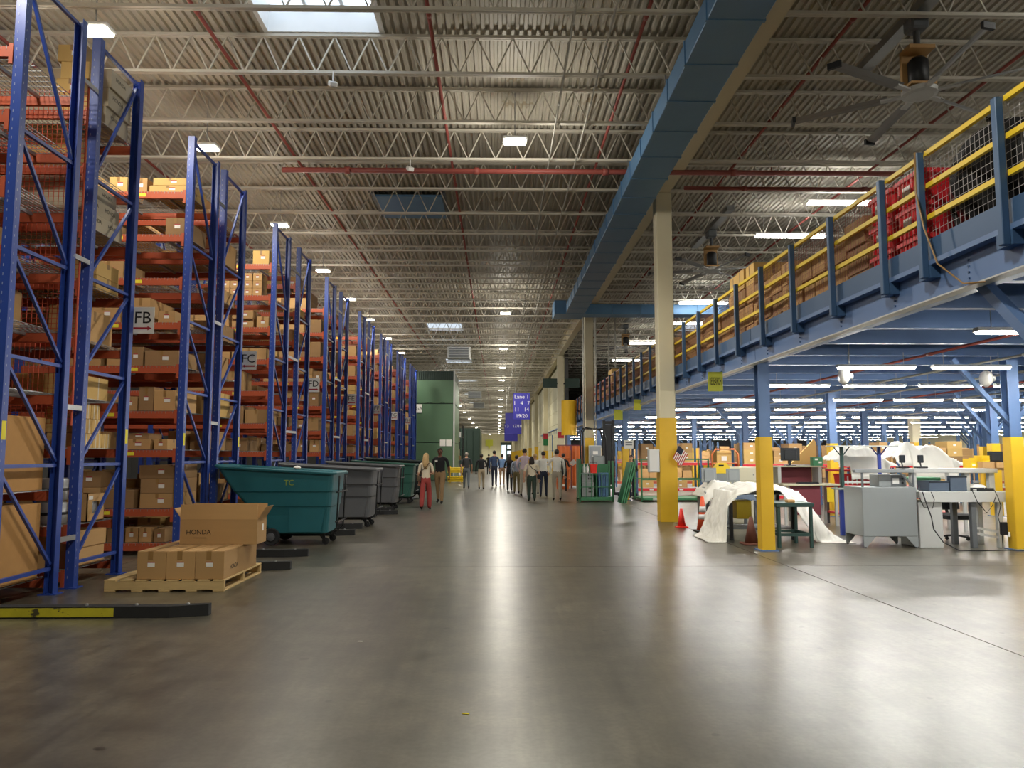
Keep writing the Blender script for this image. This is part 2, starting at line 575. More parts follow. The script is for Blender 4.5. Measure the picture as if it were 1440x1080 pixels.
for n, (i0, i1, a, b) in enumerate(SKY):
    x0, x1 = i0 * RIB, i1 * RIB
    g = G()
    for lo, hi in (((x0 - 0.08, a - 0.08, DECK - 0.02), (x0, b + 0.08, DECK + 0.5)), ((x1, a - 0.08, DECK - 0.02), (x1 + 0.08, b + 0.08, DECK + 0.5)),
                   ((x0, a - 0.08, DECK - 0.02), (x1, a, DECK + 0.5)), ((x0, b, DECK - 0.02), (x1, b + 0.08, DECK + 0.5))):
        g.box(lo, hi)
    w = struct(part('window_%d' % (n + 1), g, 'white_paint'))
    for k in range(3):
        c = (x1 - x0) / 3
        part('pane', G().box((x0 + k * c + 0.03, a, DECK + 0.44), (x0 + (k + 1) * c - 0.03, b, DECK + 0.46)), 'skylight_panel', w)
    for k in range(1, 3):
        part('glazing_bar', G().box((x0 + k * c - 0.03, a, DECK + 0.42), (x0 + k * c + 0.03, b, DECK + 0.5)), 'white_paint', w)
g = G().box((-3.5, 21.2, DECK - 0.16), (-1.6, 23.2, DECK - 0.1))
hat = part('roof_hatch', g, 'duct_blue', ceiling)
part('hatch_frame', G().box((-3.6, 21.1, DECK - 0.1), (-3.5, 23.3, DECK)).box((-1.6, 21.1, DECK - 0.1), (-1.5, 23.3, DECK)), 'steel_dark', hat)

# open-web joists: chords, with single web bars on the near ones
chord = G()
for z in (8.30, 8.98):
    chord.box((X0, -0.05, z), (X1, -0.006, z + 0.05)).box((X0, 0.006, z), (X1, 0.05, z + 0.05))
chord_me = chord.mesh('roof_joist', 'joist_paint')
fix_normals(chord_me)
WEB = 0.63
bar_a = G().bar((0, 0, 8.33), (WEB / 2, 0, 9.0), 0.024, 0.024).mesh('web_bar', 'joist_paint')
bar_b = G().bar((WEB / 2, 0, 9.0), (WEB, 0, 8.33), 0.024, 0.024).mesh('web_bar', 'joist_paint')
g = G()
k = 0
while X0 + (k + 1) * WEB < X1:
    x = X0 + k * WEB
    g.bar((x, 0, 8.33), (x + WEB / 2, 0, 9.0), 0.024, 0.024).bar((x + WEB / 2, 0, 9.0), (x + WEB, 0, 8.33), 0.024, 0.024)
    k += 1
web_me = g.mesh('web_bracing', 'joist_paint')
k = -11
while True:
    y = 11.06 + 1.97 * k
    if y > Y1 - 1:
        break
    j = put('roof_joist', chord_me, ceiling, (0, y, 0))
    if 10.5 < y < 26:
        a, b = max(X0, -0.74 * y), min(X1 - 1, 0.72 * y)
        i0, i1 = int((a - X0) / WEB), int((b - X0) / WEB)
        for i in range(i0, i1):
            put('web_bar', bar_a, j, (X0 + i * WEB, 0, 0))
            put('web_bar', bar_b, j, (X0 + i * WEB, 0, 0))
    else:
        stuff(put('web_bracing', web_me, j))
    k += 1
# girders on the column lines
for gx in (-13.0, 4.18, 19.2):
    part('roof_girder', G().box((gx - 0.16, Y0, 8.24), (gx + 0.16, Y1, 8.285)).box((gx - 0.03, Y0, 8.285), (gx + 0.03, Y1, 9.0)).box((gx - 0.16, Y0, 9.0), (gx + 0.16, Y1, 9.05)), 'beam_cream', ceiling)

# ------------------------------------------------------------------ columns
def column(x, y, label, wrap=2.53, extras=()):
    t = thing('column', label, 'column', (x, y, 0), 0, 'roof columns beside the aisle')
    h = 0.2
    part('shaft', G().cbox((-h, -h, 0.0), (h, h, 8.24), 0.02), 'column_cream', t)
    w = h + 0.012
    g = G()
    for lo, hi in (((-w, -w, 0.002), (w, -h, wrap)), ((-w, h, 0.002), (w, w, wrap)), ((-w, -h, 0.002), (-h, h, wrap)), ((h, -h, 0.002), (w, h, wrap))):
        g.box(lo, hi)
    part('yellow_wrap', g, 'column_yellow', t, label='yellow painted lower sleeve')
    for z0, z1, m in extras:
        part('placard', G().box((-h - 0.015, -h - 0.02, z0), (h + 0.015, -h - 0.004, z1)), m, t)
    return t
column(4.18, 19.02, 'cream column with yellow base and wall box beside the white-draped bench')
c = column(4.18, 35.1, 'cream column with grey conduits behind the green cage cart', 2.4)
for dx in (-0.27, 0.28):
    part('conduit', G().tube((dx, -0.26, 0.3), (dx, -0.26, 8.2), 0.045, 8), 'conduit', c)
column(4.18, 51.2, 'cream column with one red square above its yellow base', 2.2, ((2.75, 3.15, 'print_red'),))
column(4.18, 67.3, 'cream column with red over green squares above its yellow base', 2.0, ((3.0, 3.5, 'print_red'), (2.45, 3.0, 'print_green')))
for k in range(10):
    column(4.18, 83.4 + 16.1 * k, 'plain cream column far down the aisle wall')
column(19.2, 35.1, 'cream and yellow column standing under the mezzanine', 2.2)
wb = thing('wall_box', 'white electrical box fixed beside the big cream and yellow column', 'electrical box', (3.83, 18.9, 1.2))
part('body', G().cbox((-0.13, -0.1, 0), (0.13, 0.12, 0.56), 0.012), 'steel_light', wb)
part('door', G().cbox((-0.12, -0.115, 0.012), (0.12, -0.1, 0.548), 0.004), 'white_paint', wb)
for z in (0.08, 0.44):
    part('bracket', G().box((0.02, 0.0, z), (0.15, 0.06, z + 0.04)), 'steel_dark', wb)

# ------------------------------------------------------------------ blue duct
duct = thing('air_duct', 'long blue sheet metal air duct hung below the roof along the column line', 'duct', (3.34, -6.0, 7.72))
sec = G().cbox((-0.41, 0.01, 0.0), (0.41, 1.24, 0.38), 0.012).box((-0.425, 0.0, -0.012), (0.425, 0.03, 0.395)).box((-0.425, 1.22, -0.012), (0.425, 1.25, 0.395)).mesh('section', 'duct_blue')
for k in range(31):
    put('section', sec, duct, (0, k * 1.25, 0))
part('elbow', G().cbox((-0.9, 38.75, -0.02), (0.41, 40.1, 0.6), 0.02), 'duct_blue', duct)
sec2 = G().cbox((0.01, -0.42, 0.0), (1.24, 0.42, 0.44), 0.012).box((0.0, -0.435, -0.012), (0.03, 0.435, 0.455)).mesh('section', 'duct_blue')
for k in range(9):
    put('section', sec2, duct, (0.41 + 1.25 * k, 39.45, 0.03))
for k in range(10):
    for hx in (-0.4, 0.38):
        part('hanger', G().box((hx, 3.2 + 1.97 * 2 * k, 0.37), (hx + 0.02, 3.22 + 1.97 * 2 * k, 0.6)), 'galv', duct)

# ------------------------------------------------------------------ sprinkler pipes, conduits
def pipe(label, p, q, r, m='pipe_red', cat='pipe', step=3.0, group='red sprinkler pipes under the roof', name='sprinkler_pipe', drops=None):
    t = thing(name, label, cat, p, 0, group)
    d = Vector(q) - Vector(p)
    part('pipe_run', G().tube((0, 0, 0), d, r, 10), m, t, smooth=True)
    n = max(1, int(d.length / step))
    u = d.normalized()
    cme = G().tube(-u * 0.06, u * 0.06, r * 1.35, 10).mesh('coupling', m, True)
    for k in range(min(n, 30)):
        put('coupling', cme, t, u * (step * (k + 0.5)))
        if drops and k < 12:
            part('hanger', G().tube(u * (step * (k + 0.8)), Vector((0, 0, drops)) + u * (step * (k + 0.8)), 0.012, 6), m, t)
    return t
pipe('thick red sprinkler main crossing under the joists above the near racks', (-5.0, 17.35, 8.2), (9.5, 17.35, 8.2), 0.062, drops=0.14)
pipe('second red sprinkler main crossing just behind the thick one', (4.6, 18.4, 8.2), (14.0, 18.4, 8.2), 0.045)
for i, x in enumerate((-8.5, -4.85, -1.13, 2.4, 5.8, 9.3, 12.8)):
    pipe('red sprinkler branch pipe running down the roof, %s from the left' % NTH[i], (x, 2.0, 8.72), (x, 120.0, 8.72), 0.032, step=3.94)
for i, x in enumerate((1.15, 1.75)):
    pipe('thin grey conduit along the roof over the aisle, %s of two' % ('left', 'right')[i], (x, 2.0, 8.26), (x, 110.0, 8.26), 0.016, 'conduit', 'conduit', 8.0, 'grey conduits under the roof', 'roof_conduit')

# ------------------------------------------------------------------ mezzanine
MZX, MZY1 = 4.6, 52.6
mz = thing('mezzanine', 'blue steel mezzanine platform with yellow guard rails on the right', 'mezzanine', (0, 0, 0))
part('deck', G().box((4.5, -2, 3.6), (X1 - 0.1, 80.9, 3.66)), 'mezz_blue', mz)
part('deck_boards', G().box((4.5, -2, 3.66), (X1 - 0.1, 80.9, 3.68)), 'deck_grey', mz)  # unseen top layer added in pale grey to bounce light onto the roof
for k in range(8):
    a, b = -1.25 + 7.25 * k, -1.25 + 7.25 * (k + 1)
    b = min(b, MZY1)
    part('edge_beam', G().box((4.5, a + 0.01, 3.24), (4.53, b - 0.01, 3.55)).box((4.4, a + 0.01, 3.2), (4.66, b - 0.01, 3.24)).box((4.4, a + 0.01, 3.55), (4.66, b - 0.01, 3.6)), 'mezz_blue', mz)
    part('lip_strip', G().box((4.38, a + 0.02, 3.185), (4.5, b - 0.02, 3.2)), 'steel_light', mz)
    part('toe_board', G().box((4.43, a + 0.01, 3.6), (4.47, b - 0.01, 3.83)), 'post_blue', mz)
jst = G().box((4.53, -0.008, 3.3), (X1 - 0.2, 0.008, 3.58)).box((4.53, -0.06, 3.28), (X1 - 0.2, 0.06, 3.3)).box((4.53, -0.06, 3.58), (X1 - 0.2, 0.06, 3.6)).mesh('floor_joist', 'mezz_blue')
bolts = G()
for z in (3.3, 3.36, 3.42, 3.48):
    bolts.lathe([(0.012, 0), (0.012, -0.012)], (4.5, -0.05, z), 6, 'x')
bolts_me = bolts.mesh('bolt_row', 'post_blue')
for k in range(58):
    y = 0.3 + 1.375 * k
    put('floor_joist', jst, mz, (0, y, 0))
    if y < 45:
        stuff(put('bolt_row', bolts_me, mz, (0, y, 0)))
# guard rail
posts_y = [1.05, 2.4, 3.75, 5.1, 6.4, 7.65, 8.45] + [9.8 + 1.335 * k for k in range(32)]
post_me = G().cbox((4.33, -0.035, 3.42), (4.4, 0.035, 4.74), 0.006).box((4.4, -0.06, 3.42), (4.5, 0.16, 3.55)).mesh('guard_post', 'post_blue')
fix_normals(post_me)
for y in posts_y:
    put('guard_post', post_me, mz, (0, y, 0))
for a, b in zip(posts_y[:-1], posts_y[1:]):
    for z in (4.05, 4.38, 4.72):
        part('guard_rail', G().box((4.405, a + 0.036, z - 0.025), (4.445, b - 0.036, z + 0.025)), 'rail_yellow' if a < 26 else 'pipe_red', mz)
def net(name, m, ya, yb, z0, z1, x, s, w, parent, axis='y'):
    g = G()
    n = int((yb - ya) / s)
    for k in range(n + 1):
        y = ya + k * s
        if axis == 'y':
            g.box((x - w / 2, y, z0), (x + w / 2, y + w, z1))
        else:
            g.box((y, x - w / 2, z0), (y + w, x + w / 2, z1))
    n = int((z1 - z0) / s)
    for k in range(n + 1):
        z = z0 + k * s
        if axis == 'y':
            g.box((x - w / 2, ya, z), (x + w / 2, yb, z + w))
        else:
            g.box((ya, x - w / 2, z), (yb, x + w / 2, z + w))
    return stuff(part(name, g, m, parent))
net('safety_net', 'net_white', 3.75, 7.65, 3.85, 4.7, 4.48, 0.07, 0.003, mz)
net('safety_net', 'net_brown', 7.65, 24.0, 3.85, 4.7, 4.48, 0.065, 0.0035, mz)
net('safety_net', 'net_brown', 24.0, 48.0, 3.85, 4.7, 4.48, 0.09, 0.005, mz)
# mezzanine columns: blue H section, yellow sleeve below
hs = G().box((-0.1, -0.1, 0.0), (0.1, -0.085, 3.28)).box((-0.1, 0.085, 0.0), (0.1, 0.1, 3.28)).box((-0.008, -0.085, 0.0), (0.008, 0.085, 3.28)).box((-0.16, -0.16, 0.0), (0.16, 0.16, 0.02)).mesh('column', 'mezz_blue')
g = G()
for lo, hi in (((-0.11, -0.112, 0.02), (0.11, -0.1, 1.93)), ((-0.11, 0.1, 0.02), (0.11, 0.112, 1.93)), ((-0.115, -0.1, 0.02), (-0.1, 0.1, 1.93)), ((0.1, -0.1, 0.02), (0.115, 0.1, 1.93))):
    g.box(lo, hi)
slv = g.mesh('yellow_sleeve', 'column_yellow')
brc = G().bar((0, 0, 2.2), (0, 1.15, 3.3), 0.1, 0.1).mesh('knee_brace', 'mezz_blue')
brx = G().bar((0, 0, 2.15), (1.0, 0, 3.3), 0.08, 0.08).mesh('knee_brace', 'mezz_blue')
brx2 = G().bar((0, 0, 2.15), (-1.0, 0, 3.3), 0.08, 0.08).mesh('knee_brace', 'mezz_blue')
for j in range(-1, 9):
    for k in range(8):
        x, y = 4.6 + 4.37 * k, 13.25 + 7.25 * j
        if x - 3 > 0.72 * y + 3 and j > -1:
            continue
        if j == -1 and k > 1:
            continue
        c = put('column', hs, mz, (x, y, 0))
        put('yellow_sleeve', slv, c)
        if j == -1:
            put('knee_brace', brc, c)
        if (j + k) % 2 == 1 and 0 < k and j >= 0:
            put('knee_brace', brx, c)
            put('knee_brace', brx2, c)
for i, (x, z, m) in enumerate(((6.87, 3.22, 'pipe_red'), (8.42, 3.22, 'conduit'), (10.07, 3.22, 'conduit'), (11.52, 3.22, 'pipe_red'), (13.07, 3.22, 'conduit'), (16.17, 3.22, 'conduit'))):
    pipe('%s pipe slung under the mezzanine joists, %s from its edge' % ('red' if m == 'pipe_red' else 'grey', NTH[i]), (x, 3.0, z), (x, 70.0, z), 0.022, m, 'pipe', 6.0, 'pipes under the mezzanine', 'service_pipe')

# ------------------------------------------------------------------ lamps
def high_bay(x, y, z, label, group, watts, glow='lamp_glow'):
    t = thing('high_bay_light', label, 'ceiling light', (x, y, z), 0, group)
    part('housing', G().cbox((-0.25, -0.15, 0.02), (0.25, 0.15, 0.09), 0.02), 'white_paint', t)
    for s in (-1, 1):
        part('lens', G().cbox((-0.22, s * 0.08 - 0.05, -0.015), (0.22, s * 0.08 + 0.05, 0.018), 0.01), glow, t)
    part('hook', G().tube((0, 0, 0.09), (0, 0, 1.05), 0.01, 6), 'galv', t)
    for up, w in ((0, watts), (1, watts * UPLIGHT)):
        ld = bpy.data.lights.new('lamp_source', 'POINT' if up else 'SPOT')
        ld.energy = w
        ld.color = (1.0, 0.945, 0.83)
        ld.shadow_soft_size = 0.25
        if not up:
            ld.spot_size = math.radians(152)
            ld.spot_blend = 0.5
        lo = bpy.data.objects.new('lamp_source', ld)
        COL.objects.link(lo)
        lo.parent = t
        lo.location = (0, 0, -0.27)
    return t
for i, y in enumerate((-7.0, 4.5, 15.2, 34.3, 46.0, 56.0, 65.6, 75.8, 88.5, 101.6, 113.4, 126, 140, 155, 170, 190, 210.6, 232)):
    high_bay(0.34, y, 8.0, 'near bright high-bay lamp alone over the aisle' if i == 2 else 'small high-bay lamp, %s in the row down the middle of the aisle' % NTH[max(0, i - 2)], 'high-bay lamps over the aisle', HIGHBAY_W * (1.1 if y > 60 else 1.3))
for i, y in enumerate((6.8, 11.2, 15.65, 21.1, 26.4, 31.3, 36.1, 42.0, 48.0)):
    high_bay(-6.1, y, 8.0, 'lamp over the rack aisles, %s from the camera' % NTH[max(0, i - 1)] if i else 'lamp above the end of the nearest rack, out of the picture', 'lamps over the rack aisles', AISLE_W)
    if i:
        high_bay(-12.0, y, 8.0, 'lamp deep in the rack aisles, hidden by the racks', 'lamps deep in the rack aisles', AISLE_W)
for i, (x, y) in enumerate([(-5.0, y) for y in (70, 85, 100, 115, 135, 155, 180, 205, 225)] + [(-8.0, 240), (-2.5, 240), (2.5, 240)]):  # extra lamps added to brighten the far wall and aisle end
    high_bay(x, y, 8.0, 'far lamp added to brighten the wall beyond the green machine, %s back' % NTH[i], 'lamps added beyond the green machine', HIGHBAY_W * 1.8)
# strip lights under the mezzanine
ft = thing('fluorescent_light', 'white fluorescent strip light in the first row back under the mezzanine', 'strip light', (6.1, 12.2, 3.0), 0, 'fluorescent strip lights under the mezzanine')
part('housing', G().prism([(-0.07, 0.03), (0.07, 0.03), (0.04, 0.075), (-0.04, 0.075)], 'x', -0.63, 0.63), 'white_paint', ft)
part('lens', G().prism([(0.06 * math.cos(PI + PI * k / 8), 0.029 + 0.032 * math.sin(PI + PI * k / 8)) for k in range(9)], 'x', -0.61, 0.61), 'tube_glow', ft)
for hx in (-0.45, 0.45):
    part('hanger', G().tube((hx, 0, 0.07), (hx, 0, 0.275), 0.006, 4), 'galv', ft)
for j, y in zip(range(-3, 11), (1.4, 5.0, 8.6, 12.2, 15.4, 19.4, 23.6, 28.4, 32.9, 37.8, 44.2, 52.0, 60.0, 69.0)):
    for k in range(20):
        x = 6.1 + 1.55 * k
        if (j == 0 and k == 0) or x > X1 - 1:
            continue
        if x > 0.74 * y + (1.5 if j >= 0 else 6):
            continue
        if abs((y - 13.25 + 3.625) % 7.25 - 3.625) < 0.25 and abs((x - 4.6 + 2.185) % 4.37 - 2.185) < 0.85:
            y += 0.4
        clone(ft, (x, y, 3.0), label='white fluorescent strip light in the %s row back under the mezzanine' % NTH[j] if j >= 0 else 'white fluorescent strip light under the mezzanine beside the camera', group='fluorescent strip lights under the mezzanine')
# strip lights over the mezzanine
st = None
for i, (x, y) in enumerate(((9.05, 19.2), (8.7, 22.2), (8.8, 32.3), (9.6, 37.4), (8.7, 44.2), (8.9, 52.3), (9.0, 9.0)) + tuple((x, y) for x in (15.0, 21.0, 27.0) for y in (3.0, 9.0, 15.0, 21.0, 29.0, 37.0, 45.0, 53.0))):  # all after the sixth are unseen, added to brighten the roof here
    lab = 'strip light under the roof over the mezzanine, %s from the camera' % NTH[i] if i < 6 else 'unseen strip light added over the mezzanine to brighten the roof'
    if st is None:
        st = thing('strip_light', lab, 'strip light', (x, y, 8.1), 0, 'strip lights over the mezzanine')
        part('housing', G().prism([(-0.045, 0.03), (0.045, 0.03), (0.03, 0.1), (-0.03, 0.1)], 'x', -1.05, 1.05), 'white_paint', st)
        for hy in (-0.06, 0.06):
            part('tube', G().path([(-1.03, hy, 0.0), (1.03, hy, 0.0)], 0.03, 8), 'strip_glow', st)
        for hx in (-0.8, 0.8):
            part('hanger', G().tube((hx, 0, 0.1), (hx, 0, 0.95), 0.008, 4), 'galv', st)
    else:
        clone(st, (x, y, 8.1), label=lab)
# ================================================================== PALLET RACKS
RX = -5.23
LV = [0.19, 0.74, 1.70, 2.34, 3.09, 3.82, 4.57, 5.32, 6.06]
BAY = 2.7
FD = 1.12
R_Y = [8.15, 12.8, 17.75, 23.2, 28.8, 34.1, 39.8, 45.6]
R_GAP = [0.43, 0.43] + [1.0] * 6
R_LAB = ['nearest blue double pallet rack with orange beams and orange netting in its gap',
         'blue double pallet rack behind the teal tilt truck, second from the camera',
         'blue double pallet rack, third from the camera', 'blue double pallet rack, fourth from the camera',
         'blue double pallet rack, fifth from the camera', 'blue double pallet rack, sixth from the camera',
         'blue double pallet rack, seventh from the camera', 'farthest blue double pallet rack, beside the green machine']
R_REF = ['nearest rack', 'second rack', 'third rack', 'fourth rack', 'fifth rack', 'sixth rack', 'seventh rack', 'farthest rack']
# C-section post (open to the inside of the frame), 7.04 m tall
pg = G().box((-0.055, -0.05, 0.01), (0.055, -0.042, 7.04)).box((-0.055, -0.042, 0.01), (-0.047, 0.05, 7.04)).box((0.047, -0.042, 0.01), (0.055, 0.05, 7.04))
post_a = pg.mesh('post', 'rack_blue')
sl = G()  # pale raised dashes, coloured as light showing through the post holes
for k in range(68):
    z = 0.12 + 0.1 * k
    sl.box((-0.024, -0.0512, z), (-0.017, -0.05, z + 0.03))
    sl.box((0.055, -0.02, z + 0.03), (0.0562, -0.013, z + 0.055))
slot_me = sl.mesh('slot_row', 'slot_light')
plate_me = G().box((-0.1, -0.09, 0.0), (0.1, 0.09, 0.012)).mesh('base_plate', 'rack_blue')
ZH = [0.3, 1.5, 2.68, 3.87, 5.18, 6.96]
hb_me = G().box((-0.02, 0.05, -0.02), (0.02, FD - 0.05, 0.02)).mesh('brace', 'rack_blue')
dg_me = {}
for i in range(5):
    for s in (0, 1):
        a, b = ZH[i] + 0.05, ZH[i + 1] - 0.06
        dg_me[i, s] = G().bar((0.0, 0.05, b if s == 0 else a), (0.0, FD - 0.05, a if s == 0 else b), 0.035, 0.035).mesh('brace', 'rack_blue')
bm_me = G().box((0.06, -0.045, -0.115), (BAY - 0.06, 0.0, 0.0)).box((0.06, 0.0, -0.115), (BAY - 0.06, 0.012, -0.035)).mesh('beam', 'beam_orange')
fix_normals(bm_me)
cl_me = G().box((0.055, -0.062, -0.2), (0.1, -0.046, 0.03)).mesh('beam_clip', 'beam_orange')
cl2_me = G().box((BAY - 0.1, -0.062, -0.2), (BAY - 0.055, -0.046, 0.03)).mesh('beam_clip', 'beam_orange')
wd = G()
for k in range(46):
    x = 0.08 + k * (BAY - 0.16) / 45
    wd.box((x, -0.05, 0.004), (x + 0.006, FD + 0.05, 0.01))
    wd.box((x, -0.052, -0.035), (x + 0.006, -0.047, 0.01))
for k in range(10):
    y = 0.0 + k * FD / 9
    wd.box((0.08, y, 0.0), (BAY - 0.08, y + 0.006, 0.005))
for k in range(3):
    x = 0.5 + k * 0.85
    wd.box((x, 0.0, -0.035), (x + 0.035, FD, 0.0))
wire_me = wd.mesh('wire_deck', 'galv')
tag_me = G().box((-0.07, -0.0485, -0.085), (0.07, -0.0455, -0.03)).mesh('shelf_tag', 'paper_yellow')
spc_me = {}
RACKS = []
for r, (yf, gap) in enumerate(zip(R_Y, R_GAP)):
    t = thing('pallet_rack', R_LAB[r], 'pallet rack', (RX, yf, 0), 0, 'blue pallet racks along the left of the aisle')
    RACKS.append(t)
    nb = 3 if r < 3 else 2
    rows = (0.0, FD + gap)
    for row, y0 in enumerate(rows):
        for b in range(nb + 1):
            x = -b * BAY
            for yy, rz in ((y0, 0), (y0 + FD, PI)):
                put('post', post_a, t, (x, yy, 0), (0, 0, rz))
                put('base_plate', plate_me, t, (x, yy, 0))
                if b == 0 and r < 3:
                    stuff(put('slot_row', slot_me, t, (x, yy, 0), (0, 0, rz)))
            for z in ZH:
                put('brace', hb_me, t, (x, y0, z))
            for i in range(5):
                put('brace', dg_me[i, row], t, (x, y0, 0))
        for lv, z in enumerate(LV):
            if r == 0 and row == 0 and lv == 1:
                continue
            if r == 0 and row == 0 and lv == 2:
                z = 1.2
            for b in range(nb):
                x = -(b + 1) * BAY
                put('beam', bm_me, t, (x, y0 - 0.005, z))
                put('beam', bm_me, t, (x + BAY, y0 + FD + 0.005, z), (0, 0, PI))
                put('wire_deck', wire_me, t, (x, y0, z))
                if b == 0 and r < 6:
                    put('beam_clip', cl2_me, t, (x, y0, z))
                    if row == 0 and r > 0 and lv > 0:
                        put('shelf_tag', tag_me, t, (x + (1.55 if lv % 2 else 1.9), y0 - 0.005, z))
    if gap not in spc_me:
        spc_me[gap] = G().box((0.03, FD + 0.05, -0.03), (0.055, FD + gap - 0.05, 0.03)).mesh('row_spacer', 'galv')
    for z in (0.62, 2.2, 4.05, 6.3):
        for b in range(2):
            put('row_spacer', spc_me[gap], t, (-b * BAY, 0, z))
stk_me = G().box((0.0565, -0.035, 1.78), (0.058, 0.035, 1.98)).mesh('post_label', 'paper_yellow')
for r in (0, 1):
    for y in (0.0, 2 * FD + R_GAP[r]):
        put('post_label', stk_me, RACKS[r], (0, y, 0))
# orange netting in the gap of the nearest rack
net('flue_net', 'net_orange', -8.1, 0.02, 2.0, 6.25, FD + 0.21, 0.062, 0.006, RACKS[0], 'x')
part('netting_frame', G().tube((0.02, FD + 0.21, 1.98), (0.02, FD + 0.21, 6.3), 0.012, 6), 'net_orange', RACKS[0])

# end-of-rack guards on the floor
def rack_guard(y, length, label, yellow=False, x_end=-3.05):
    t = thing('rack_guard', label, 'floor guard', (x_end, y, 0), 0, 'black floor guards at the rack ends')
    L = length
    part('rail', G().prism([(-L, -0.06), (-0.35, -0.06), (0, 0.05), (0, 0.13), (-0.38, 0.06), (-L, 0.06)], 'z', 0.0, 0.115), 'rubber', t)
    if yellow:
        part('yellow_strip', G().prism([(-L, -0.068), (-0.95, -0.068), (-0.9, -0.0605), (-L, -0.0605)], 'z', 0.015, 0.1), 'guard_yellow', t)
    bolt = G().lathe([(0.018, 0.115), (0.018, 0.13), (0.009, 0.135)], (0, 0, 0), 8).mesh('bolt', 'galv')
    for k in range(3):
        put('bolt', bolt, t, (-0.2 - 0.5 * k, 0.03 if k == 0 else 0.0, 0))
    return t
rack_guard(7.97, 3.6, 'worn yellow and black floor guard lying nearest the camera', True, -2.93)
rack_guard(11.12, 2.1, 'black floor guard behind the loaded pallet', x_end=-2.95)
rack_guard(12.55, 2.1, 'black floor guard just in front of the teal tilt truck')
rack_guard(15.8, 2.1, 'black floor guard just behind the teal tilt truck', x_end=-2.9)
rack_guard(17.2, 2.1, 'black floor guard in front of the larger grey tilt truck', x_end=-3.0)
rack_guard(21.3, 2.2, 'black floor guard between the two grey tilt trucks', x_end=-2.75)
rack_guard(22.58, 2.1, 'black floor guard under the smaller grey tilt truck')

# aisle signs on the rack ends
def aisle_sign(txt, arrow, y, z, label, x=RX):
    t = thing('aisle_sign', label, 'sign', (x + 0.02, y, z), 0, 'white aisle signs on the rack ends')
    part('board', G().box((0.0, -0.006, 0.0), (0.32, 0.0, 0.38)), 'paper', t)
    part('bracket', G().box((-0.05, 0.0, 0.14), (0.1, 0.012, 0.24)), 'galv', t)
    part('lettering', text_mesh(txt, 0.24, 'print_black', 0.001), None, t, (0.155, -0.0075, 0.22), FRONT)
    s = 1 if arrow == 'right' else -1
    part('arrow', G().prism([(0.16 - s * 0.13, 0.06), (0.16 + s * 0.07, 0.06), (0.16 + s * 0.07, 0.045), (0.16 + s * 0.13, 0.075), (0.16 + s * 0.07, 0.105), (0.16 + s * 0.07, 0.09), (0.16 - s * 0.13, 0.09)], 'y', -0.009, -0.0062), 'print_red', t)
for i, (txt, ar) in enumerate((('FB', 'right'), ('FC', 'left'), ('FD', 'right'), ('FE', 'left'), ('FF', 'right'), ('FG', 'left'), ('FH', 'right'))):
    y = R_Y[i] + 2 * FD + R_GAP[i] + 0.075
    aisle_sign(txt, ar, y, 3.34, 'white sign with black %s and a red arrow on a rack end' % txt)

# ------------------------------------------------------------------ cartons
CART = []          # (x0, y0, z0, sx, sy, sz, material, label, group, extras)
rng = random.Random(7)
def add_carton(x, y, z, sx, sy, sz, m='cardboard', label=None, group=None, ex=('tape', 'label'), rz=0.0):
    CART.append((x, y, z, sx, sy, sz, m, label, group, ex, rz))
def fill(r, row, lv, x_hi, x_lo, z, room, dens=0.8):
    """cartons standing side by side on one shelf, from x_hi leftwards"""
    yb = R_Y[r] + (0.0 if row == 0 else FD + R_GAP[r])
    lab = 'brown cardboard carton on the %s shelf, %s row of the %s' % (ORD[lv], 'front' if row == 0 else 'back', R_REF[r])
    grp = 'cartons on the %s shelf of the %s, %s row' % (ORD[lv], R_REF[r], 'front' if row == 0 else 'back')
    x = x_hi - rng.uniform(0.0, 0.12)
    while x > x_lo + 0.25:
        w = rng.choice((0.28, 0.34, 0.42, 0.5, 0.62, 0.8))
        if x - w < x_lo:
            break
        if rng.random() > dens:
            x -= w
            continue
        h = min(room - 0.16, rng.choice((0.2, 0.26, 0.32, 0.4, 0.48)))
        d = rng.choice((0.6, 0.8, 0.95))
        m = rng.choice(('cardboard', 'cardboard', 'cardboard', 'cardboard_dark', 'cardboard_yellow'))
        n = 1
        if h < 0.3 and rng.random() < 0.6:
            n = int((room - 0.16) / h)
        n = max(1, min(3, n))
        for k in range(n):
            wk = w - (rng.uniform(0.0, 0.05) if k else 0)
            y = yb + 0.03 if row == 0 else yb + FD - 0.03 - d
            add_carton(x - wk, y + rng.uniform(0, 0.05), z + 0.011 + k * (h + 0.002), wk, d, h, m, lab, grp, ('label', 'tape') if rng.random() < 0.7 else ('tape',))
        x -= w + rng.uniform(0.01, 0.1)
ROOM = [0.42, 0.84, 0.52, 0.63, 0.61, 0.63, 0.63, 0.62, 0.8]
